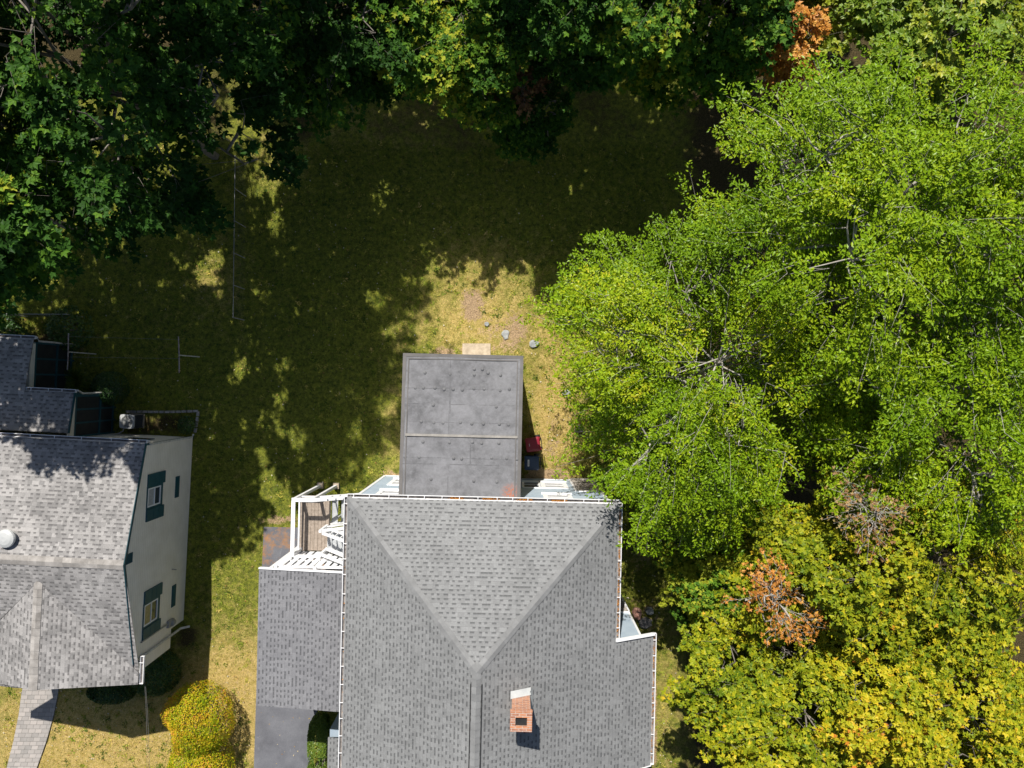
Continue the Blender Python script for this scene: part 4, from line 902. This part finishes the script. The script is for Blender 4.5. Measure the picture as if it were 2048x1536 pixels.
tree('maple_tree', 'maple at the top middle with pale sunlit sprays among dark leaves', 'tree', -1.9, 12.0, 3.0, 1.6, 6.6, 'maple', 15, 2100, 13, .45, .145, MAPLE, 13, tintmu=.78, group=gw_, low=-.9, tintsd=.15, twigs=.05)
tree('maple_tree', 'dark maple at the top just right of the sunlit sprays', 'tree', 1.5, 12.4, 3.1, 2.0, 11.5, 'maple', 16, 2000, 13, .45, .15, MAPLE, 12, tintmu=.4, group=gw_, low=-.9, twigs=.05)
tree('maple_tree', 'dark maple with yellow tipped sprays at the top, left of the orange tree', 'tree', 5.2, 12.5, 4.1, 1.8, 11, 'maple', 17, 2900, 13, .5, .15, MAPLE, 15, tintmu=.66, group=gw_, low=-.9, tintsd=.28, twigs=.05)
tree('small_tree', 'low dark understory tree with red creeper below the top maples', 'tree', .75, 9.7, 1.35, .8, 4.0, 'maple', 18, 620, 12, .35, .12, MAPLE, 9, tintmu=.5, low=-.6, twigs=.05, TLm=.7)
tree('creeper', 'dark red creeper twining over the low understory tree', 'climbing plant', .35, 10.0, .8, 2.8, 4.4, 'russet', 19, 110, 10, .3, .09, MAPLE, 6, tintmu=.35, low=-.4, TLm=.6)
tree('maple_tree', 'tall maple beyond the top edge shading the lawn', 'tree', -10.5, 18.2, 5.0, 6, 17, 'maple', 20, 430, 8, .6, .18, MAPLE, 14, tintmu=.5, group=gw_, low=-.9, twigs=0, flecks=FL)
tree('maple_tree', 'tall maple beyond the top edge behind the dark middle trees', 'tree', 1.2, 21.5, 4.8, 5, 13.5, 'maple', 21, 1200, 12, .6, .2, MAPLE, 12, tintmu=.5, group=gw_, low=-.9, twigs=0)
tree('maple_tree', 'tall unseen maple added out of the top edge to shade the lawn left of the flat-roofed wing', 'tree', -8.9, 11.3, 3.3, 11, 17, 'maple', 22, 1000, 8, .5, .15, MAPLE, 14, tintmu=.5, group=gw_, low=-.9, twigs=0, flecks=FL)  # off-frame crown put in to cast shade beside the wing
tree('maple_tree', 'slender unseen maple added out of the top edge to shade the grass behind the wing', 'tree', -8.0, 15.2, 2.6, 9, 16, 'maple', 23, 800, 10, .5, .15, MAPLE, 12, tintmu=.5, group=gw_, low=-.9, twigs=0, flecks=FL)  # unseen occluder added to carry the lawn shade further right
# right side, sunlit
tree('maple_tree', 'small orange maple at the top edge right of the dark maples', 'tree', 8.5, 10.3, 1.3, 4, 8.0, 'orange', 30, 150, 8, .35, .13, MAPLE, 8, tintmu=.4, low=-.5, TLm=.8)
tree('maple_tree', 'golden green maple in the top right corner', 'tree', 12.6, 13.0, 4.8, 3, 9.5, 'gold', 31, 2700, 13, .5, .15, MAPLE, 16, tintmu=.3, group=gw_, tintsd=.2, twigs=.05)
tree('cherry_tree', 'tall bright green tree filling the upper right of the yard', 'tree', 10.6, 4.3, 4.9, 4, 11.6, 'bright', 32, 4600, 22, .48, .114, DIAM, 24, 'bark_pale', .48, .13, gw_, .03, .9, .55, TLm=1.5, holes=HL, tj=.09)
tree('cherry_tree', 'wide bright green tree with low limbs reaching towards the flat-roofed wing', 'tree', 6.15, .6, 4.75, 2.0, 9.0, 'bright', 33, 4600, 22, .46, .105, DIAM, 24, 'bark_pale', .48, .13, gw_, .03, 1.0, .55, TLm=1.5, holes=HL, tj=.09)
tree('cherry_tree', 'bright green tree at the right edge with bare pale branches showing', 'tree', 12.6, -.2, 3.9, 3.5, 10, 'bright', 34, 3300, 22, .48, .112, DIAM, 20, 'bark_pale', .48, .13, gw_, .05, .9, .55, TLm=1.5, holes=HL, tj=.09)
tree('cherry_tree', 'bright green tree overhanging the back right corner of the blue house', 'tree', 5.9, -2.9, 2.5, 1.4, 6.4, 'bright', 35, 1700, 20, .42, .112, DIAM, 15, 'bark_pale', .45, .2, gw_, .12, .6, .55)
tree('small_tree', 'darker green small tree between the bright tree and the orange branches', 'tree', 7.3, -7.0, 1.7, 1.0, 5.0, 'maple', 36, 1000, 14, .4, .12, MAPLE, 10, tintmu=.9, twigs=.05)
tree('maple_tree', 'yellow green maple beside the lit grass strip at the bottom right', 'tree', 9.45, -10.6, 3.6, 1.2, 7.0, 'yellow', 37, 3700, 14, .4, .12, MAPLE, 24, tintmu=.33, tintsd=.14, group=gw_, twigs=.05)
tree('maple_tree', 'golden maple in the bottom right corner', 'tree', 12.9, -9.9, 3.7, 1.5, 8.5, 'yellow', 38, 3400, 14, .4, .12, MAPLE, 23, tintmu=.38, tintsd=.13, group=gw_, twigs=.05)
tree('maple_tree', 'golden green maple at the right edge below the bright green trees', 'tree', 12.3, -5.2, 3.7, 1.5, 8.6, 'yellow', 39, 3300, 14, .4, .12, MAPLE, 23, tintmu=.36, tintsd=.13, group=gw_, twigs=.05)
tree('maple_tree', 'olive maple crown between the orange dying branches and the golden maples', 'tree', 9.1, -6.0, 2.2, 1.5, 6.6, 'yellow', 42, 1500, 14, .4, .12, MAPLE, 15, tintmu=.34, tintsd=.14, group=gw_, twigs=.05)
tree('dying_tree', 'dying tree with orange brown leaves and bare pale twigs, lower right', 'tree', 8.0, -6.6, 1.35, 5.6, 7.4, 'orange', 40, 150, 7, .3, .08, MAPLE, 8, 'bark_pale', twigs=.7, tintmu=.4, ragged=1.2, TLm=1.0, spt=6)
tree('dying_tree', 'dying tree top with russet leaves and bare twigs among the golden maples', 'tree', 10.1, -3.6, .85, 7.0, 8.8, 'russet', 41, 88, 5, .3, .075, MAPLE, 7, 'bark_pale', twigs=.9, tintmu=.7, ragged=1.2, TLm=1.0, spt=4)

def bush(name, label, px, py, rpx, h, kind, seed, n, size, cat='bush', group=None, tintmu=.5, ry=None, proto=ROUND, tj=.2, lump=.10, box=1):
    rg = np.random.default_rng(seed); r = rpx; c = PX(px, py, h * .55); e = empty(name, (c.x, c.y, 0), 0, label=label, cat=cat, group=group)
    ry = ry or r; d = rg.normal(0, 1, (n, 3)); d /= np.linalg.norm(d, axis=1, keepdims=True); d[:, 2] = np.where(d[:, 2] < -.55, -d[:, 2], d[:, 2])
    bl = rg.normal(0, 1, (26, 3)); bl /= np.linalg.norm(bl, axis=1, keepdims=True); bump_ = (np.clip((d @ bl.T - .75) / .25, 0, 1)).max(1) * lump
    rad = (1 - lump * .5 + bump_) * rg.uniform(.88, 1.0, n); P = np.sign(d) * np.abs(d) ** box * (1 if box == 1 else .88) * rad[:, None] * np.array([r, ry, h * .5]) + np.array([0, 0, h * .5])
    ax_ = np.cross(d, rg.normal(0, 1, (n, 3))) + d * .4; nn = d + rg.normal(0, .38, (n, 3)); v, k = leaves(P, ax_, nn, size * rg.uniform(.7, 1.3, n), proto)
    tint = np.clip(tintmu + rg.normal(0, tj, n) + (vnoise(P[:, 0] + 90, P[:, 1] + 90, 2.2, seed) - .5) * .5, 0, 1)
    cr = bpy.data.objects.new('foliage', leaf_mesh('foliage', v, np.repeat(tint, k), LM[kind])); COL.objects.link(cr); cr.parent = e
    segs = []
    for j in range(14): q = P[rg.integers(0, n)] * np.array([.8, .8, .9]); segs.append((np.array([rg.normal(0, .05), rg.normal(0, .05), -.1]), q, .025, .008))
    V, f = np_tubes(segs); s_ = bpy.data.objects.new('stems', np_mesh('stems', V, f, [M['bark']])); COL.objects.link(s_); s_.parent = e
    return e
bush('bush', 'large clipped round bush turning orange and yellow near the driveway', 395, 1440, 1.22, 2.1, 'autumn', 51, 15000, .055, group='orange and yellow clipped bushes', tintmu=.47, lump=.3)
bush('bush', 'lower clipped orange bush cut off by the bottom edge', 399, 1538, 1.15, 1.9, 'autumn', 52, 13000, .055, group='orange and yellow clipped bushes', tintmu=.47, lump=.3)
bush('bush', 'dark green rounded bush under the front corner of the beige house', 308, 1346, 1.0, 1.2, 'shrub', 53, 8000, .06, ry=.9, tintmu=.5)
bush('bush', 'darker low bush left of the corner bush, under the front gable', 222, 1384, .9, .9, 'shrub', 54, 6000, .06, ry=.45, tintmu=.25)
bush('bush', 'dark dome shaped evergreen shrub between porch and air conditioner', 219, 776, .66, 1.2, 'shrub', 55, 6000, .05, tintmu=.2)
bush('bush', 'leafy green bush behind the first clothesline post', 138, 657, .75, 1.1, 'shrub', 56, 1600, .10, tintmu=.75, lump=.4)
bush('bush', 'dark shrub by the wire fence at the left edge', 12, 665, .7, 1.0, 'shrub', 57, 1800, .09, tintmu=.4, lump=.4)
bush('bush', 'small flowering shrub in the bed right of the air conditioner', 372, 850, .32, .5, 'shrub', 58, 900, .06, tintmu=.6, lump=.3)
bush('hedge', 'clipped foundation hedge beside the driveway, shaded at one end and sunlit at the other', 638, 1512, .40, 1.15, 'hedge', 60, 24000, .06, cat='hedge', ry=1.75, tintmu=.35, box=.45)
# strappy perennials
rg = np.random.default_rng(77)
def straps(name, label, px, py, n, L, seed, kind='hedge'):
    rg = np.random.default_rng(seed); c = PX(px, py, .3); e = empty(name, (c.x, c.y, 0), 0, label=label, cat='plant'); a = rg.uniform(0, 2*np.pi, n); VV = []
    for i in range(n):
        d = np.array([math.cos(a[i]), math.sin(a[i]), 0]); s = np.array([-d[1], d[0], 0]) * .012; l = L * rg.uniform(.6, 1.2); b0 = rg.normal(0, .06, 3); b0[2] = 0; p = [b0 + d * l * t + np.array([0, 0, .75 * l * math.sin(t * 2.4)]) for t in (0, .35, .7, 1)]
        for j in range(3): VV += [p[j] - s * (1 - j * .25), p[j] + s * (1 - j * .25), p[j + 1] + s * (.75 - j * .3), p[j + 1] - s * (.75 - j * .3)]
    V = np.array(VV); o = bpy.data.objects.new('blades', leaf_mesh('blades', V, np.repeat(rg.random(n), 12), LM[kind])); COL.objects.link(o); o.parent = e
straps('day_lily', 'clump of strappy green leaves between the porch wings', 150, 762, 160, .75, 61)
straps('day_lily', 'second strappy clump touching the dark dome shrub', 172, 782, 110, .55, 62)

# grass blades over the lawn (uncountable)
rg = np.random.default_rng(5); n = 230000
x = rg.uniform(-20, 6.5, n); y = rg.uniform(-15.5, 9.5, n)
k = F / H; pxx = 1024 + x * k; pyy = 768 - y * k
def inpoly_rect(x0, y0, x1, y1): return (pxx > x0) & (pxx < x1) & (pyy > y0) & (pyy < y1)
bad = inpoly_rect(766, 720, 1040, 960) | inpoly_rect(766, 940, 1210, 1536) | ((pxx > 500) & (pxx < 770) & (pyy > 1052)) | inpoly_rect(0, 868, 392, 1262) | inpoly_rect(922, 684, 984, 712)
edge = lambda pts: np.interp(pyy, [p[1] for p in pts], [p[0] for p in pts])
bad |= (pyy > 1262) & (pyy < 1350) & (pxx < 358) | ((pyy > 1340) & (pxx > edge(PLc) - 2) & (pxx < edge(PRc) + 2)) | (pxx < 240) & (pyy > 690) & (pyy < 870)
ix = np.clip(np.searchsorted(ax, x), 0, nx - 1); iy = np.clip(np.searchsorted(ay, y), 0, ny - 1)
dl = np.maximum(dirt[ix, iy] * 1.1, litter[ix, iy] * .9); ok = (~bad) & (rg.random(n) > dl)
x, y, ix, iy = x[ok], y[ok], ix[ok], iy[ok]; n = len(x)
P = np.stack([x, y, gz(x, y) + .0], 1); axs = rg.normal(0, 1, (n, 3)); axs[:, 2] = np.abs(axs[:, 2]) * .7 + .4; nr__ = rg.normal(0, 1, (n, 3))
v, kk = leaves(P, axs, nr__, rg.uniform(.035, .085, n), np.array([[0, .10, 0], [.5, .12, .0], [1, 0, .1], [0, -.10, 0.]]) )
m_ = len(x) // 9; sel = rg.integers(0, len(x), m_ // 6); cx_ = np.repeat(x[sel], 14) + rg.normal(0, .05, len(sel) * 14); cy_ = np.repeat(y[sel], 14) + rg.normal(0, .05, len(sel) * 14); nn_ = len(cx_)
v2, _ = leaves(np.stack([cx_, cy_, gz(cx_, cy_) + .01], 1), rg.normal(0, 1, (nn_, 3)) * [1, 1, .5] + [0, 0, .35], rg.normal(0, .5, (nn_, 3)) + [0, 0, 1], rg.uniform(.05, .11, nn_), np.array([[0, .06, 0], [.5, .2, .0], [1, 0, .05], [.4, -.2, 0.]]))
t2 = np.repeat(np.clip(rg.normal(.35, .22, len(sel)), 0, 1), 14) + rg.normal(0, .05, nn_)
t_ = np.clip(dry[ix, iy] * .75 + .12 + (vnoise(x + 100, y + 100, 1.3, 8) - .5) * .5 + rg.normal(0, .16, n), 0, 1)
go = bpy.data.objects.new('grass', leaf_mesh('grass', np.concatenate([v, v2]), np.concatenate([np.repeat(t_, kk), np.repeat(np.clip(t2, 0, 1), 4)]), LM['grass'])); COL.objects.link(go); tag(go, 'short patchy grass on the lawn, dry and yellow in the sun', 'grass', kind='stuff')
# fallen leaves
n = 12000; x = rg.uniform(-20, 6.5, n); y = rg.uniform(-15, 9.5, n); pxx = 1024 + x * k; pyy = 768 - y * k
bad = inpoly_rect(766, 712, 1040, 960) | inpoly_rect(680, 940, 1210, 1536) | inpoly_rect(0, 868, 392, 1350); wgt = .25 + .75 * ((pyy > 1350) & (pxx < 500)) + .75 * ((pxx > 1040) & (pyy > 760)); ok = (~bad) & (rg.random(n) < wgt); x, y = x[ok], y[ok]; n = len(x)
P = np.stack([x, y, gz(x, y) + .045], 1); a_ = rg.normal(0, 1, (n, 3)); a_[:, 2] *= .2; nn = rg.normal(0, .35, (n, 3)) + [0, 0, 1]
v, kk = leaves(P, a_, nn, rg.uniform(.03, .075, n), ROUND); fo = bpy.data.objects.new('fallen_leaves', leaf_mesh('fallen_leaves', v, np.repeat(rg.random(n) ** 1.3, kk), LM['litter'])); COL.objects.link(fo); tag(fo, 'small tan and yellow fallen leaves scattered over the grass', 'leaves', kind='stuff')
# leaf debris in the house gutters
segx = []; rg = np.random.default_rng(6)
for (u0, v0, u1, v1, n, z) in [(-1.9, vB + .05, 2.4, vB + .05, 420, Ze - .1), (uR + .05, vB - .3, uR + .05, -7.8, 260, Ze - .1), (uX + .05, -8, uX + .05, -12, 150, zX - .1), (uL - .05, -3.8, uL - .05, -15, 15, Ze - .1)]:
    t = rg.random(n); t = t if n != 420 else (.25 * np.floor(t * 4) + rg.random(n) * .11); segx.append(np.stack([u0 + (u1 - u0) * t + rg.normal(0, .018, n), v0 + (v1 - v0) * t + rg.normal(0, .018, n), np.full(n, z) + rg.random(n) * .03], 1))
P = np.concatenate(segx); n = len(P); a_ = rg.normal(0, 1, (n, 3)); a_[:, 2] *= .3; v, kk = leaves(P, a_, rg.normal(0, .5, (n, 3)) + [0, 0, 1], rg.uniform(.025, .05, n), ROUND)
o = bpy.data.objects.new('gutter_leaves', leaf_mesh('gutter_leaves', v, np.repeat(rg.random(n) * .5, kk), LM['orange'])); COL.objects.link(o); o.rotation_euler = (0, 0, TH); tag(o, 'rust coloured leaf debris lying in the white gutters', 'leaves', kind='stuff')
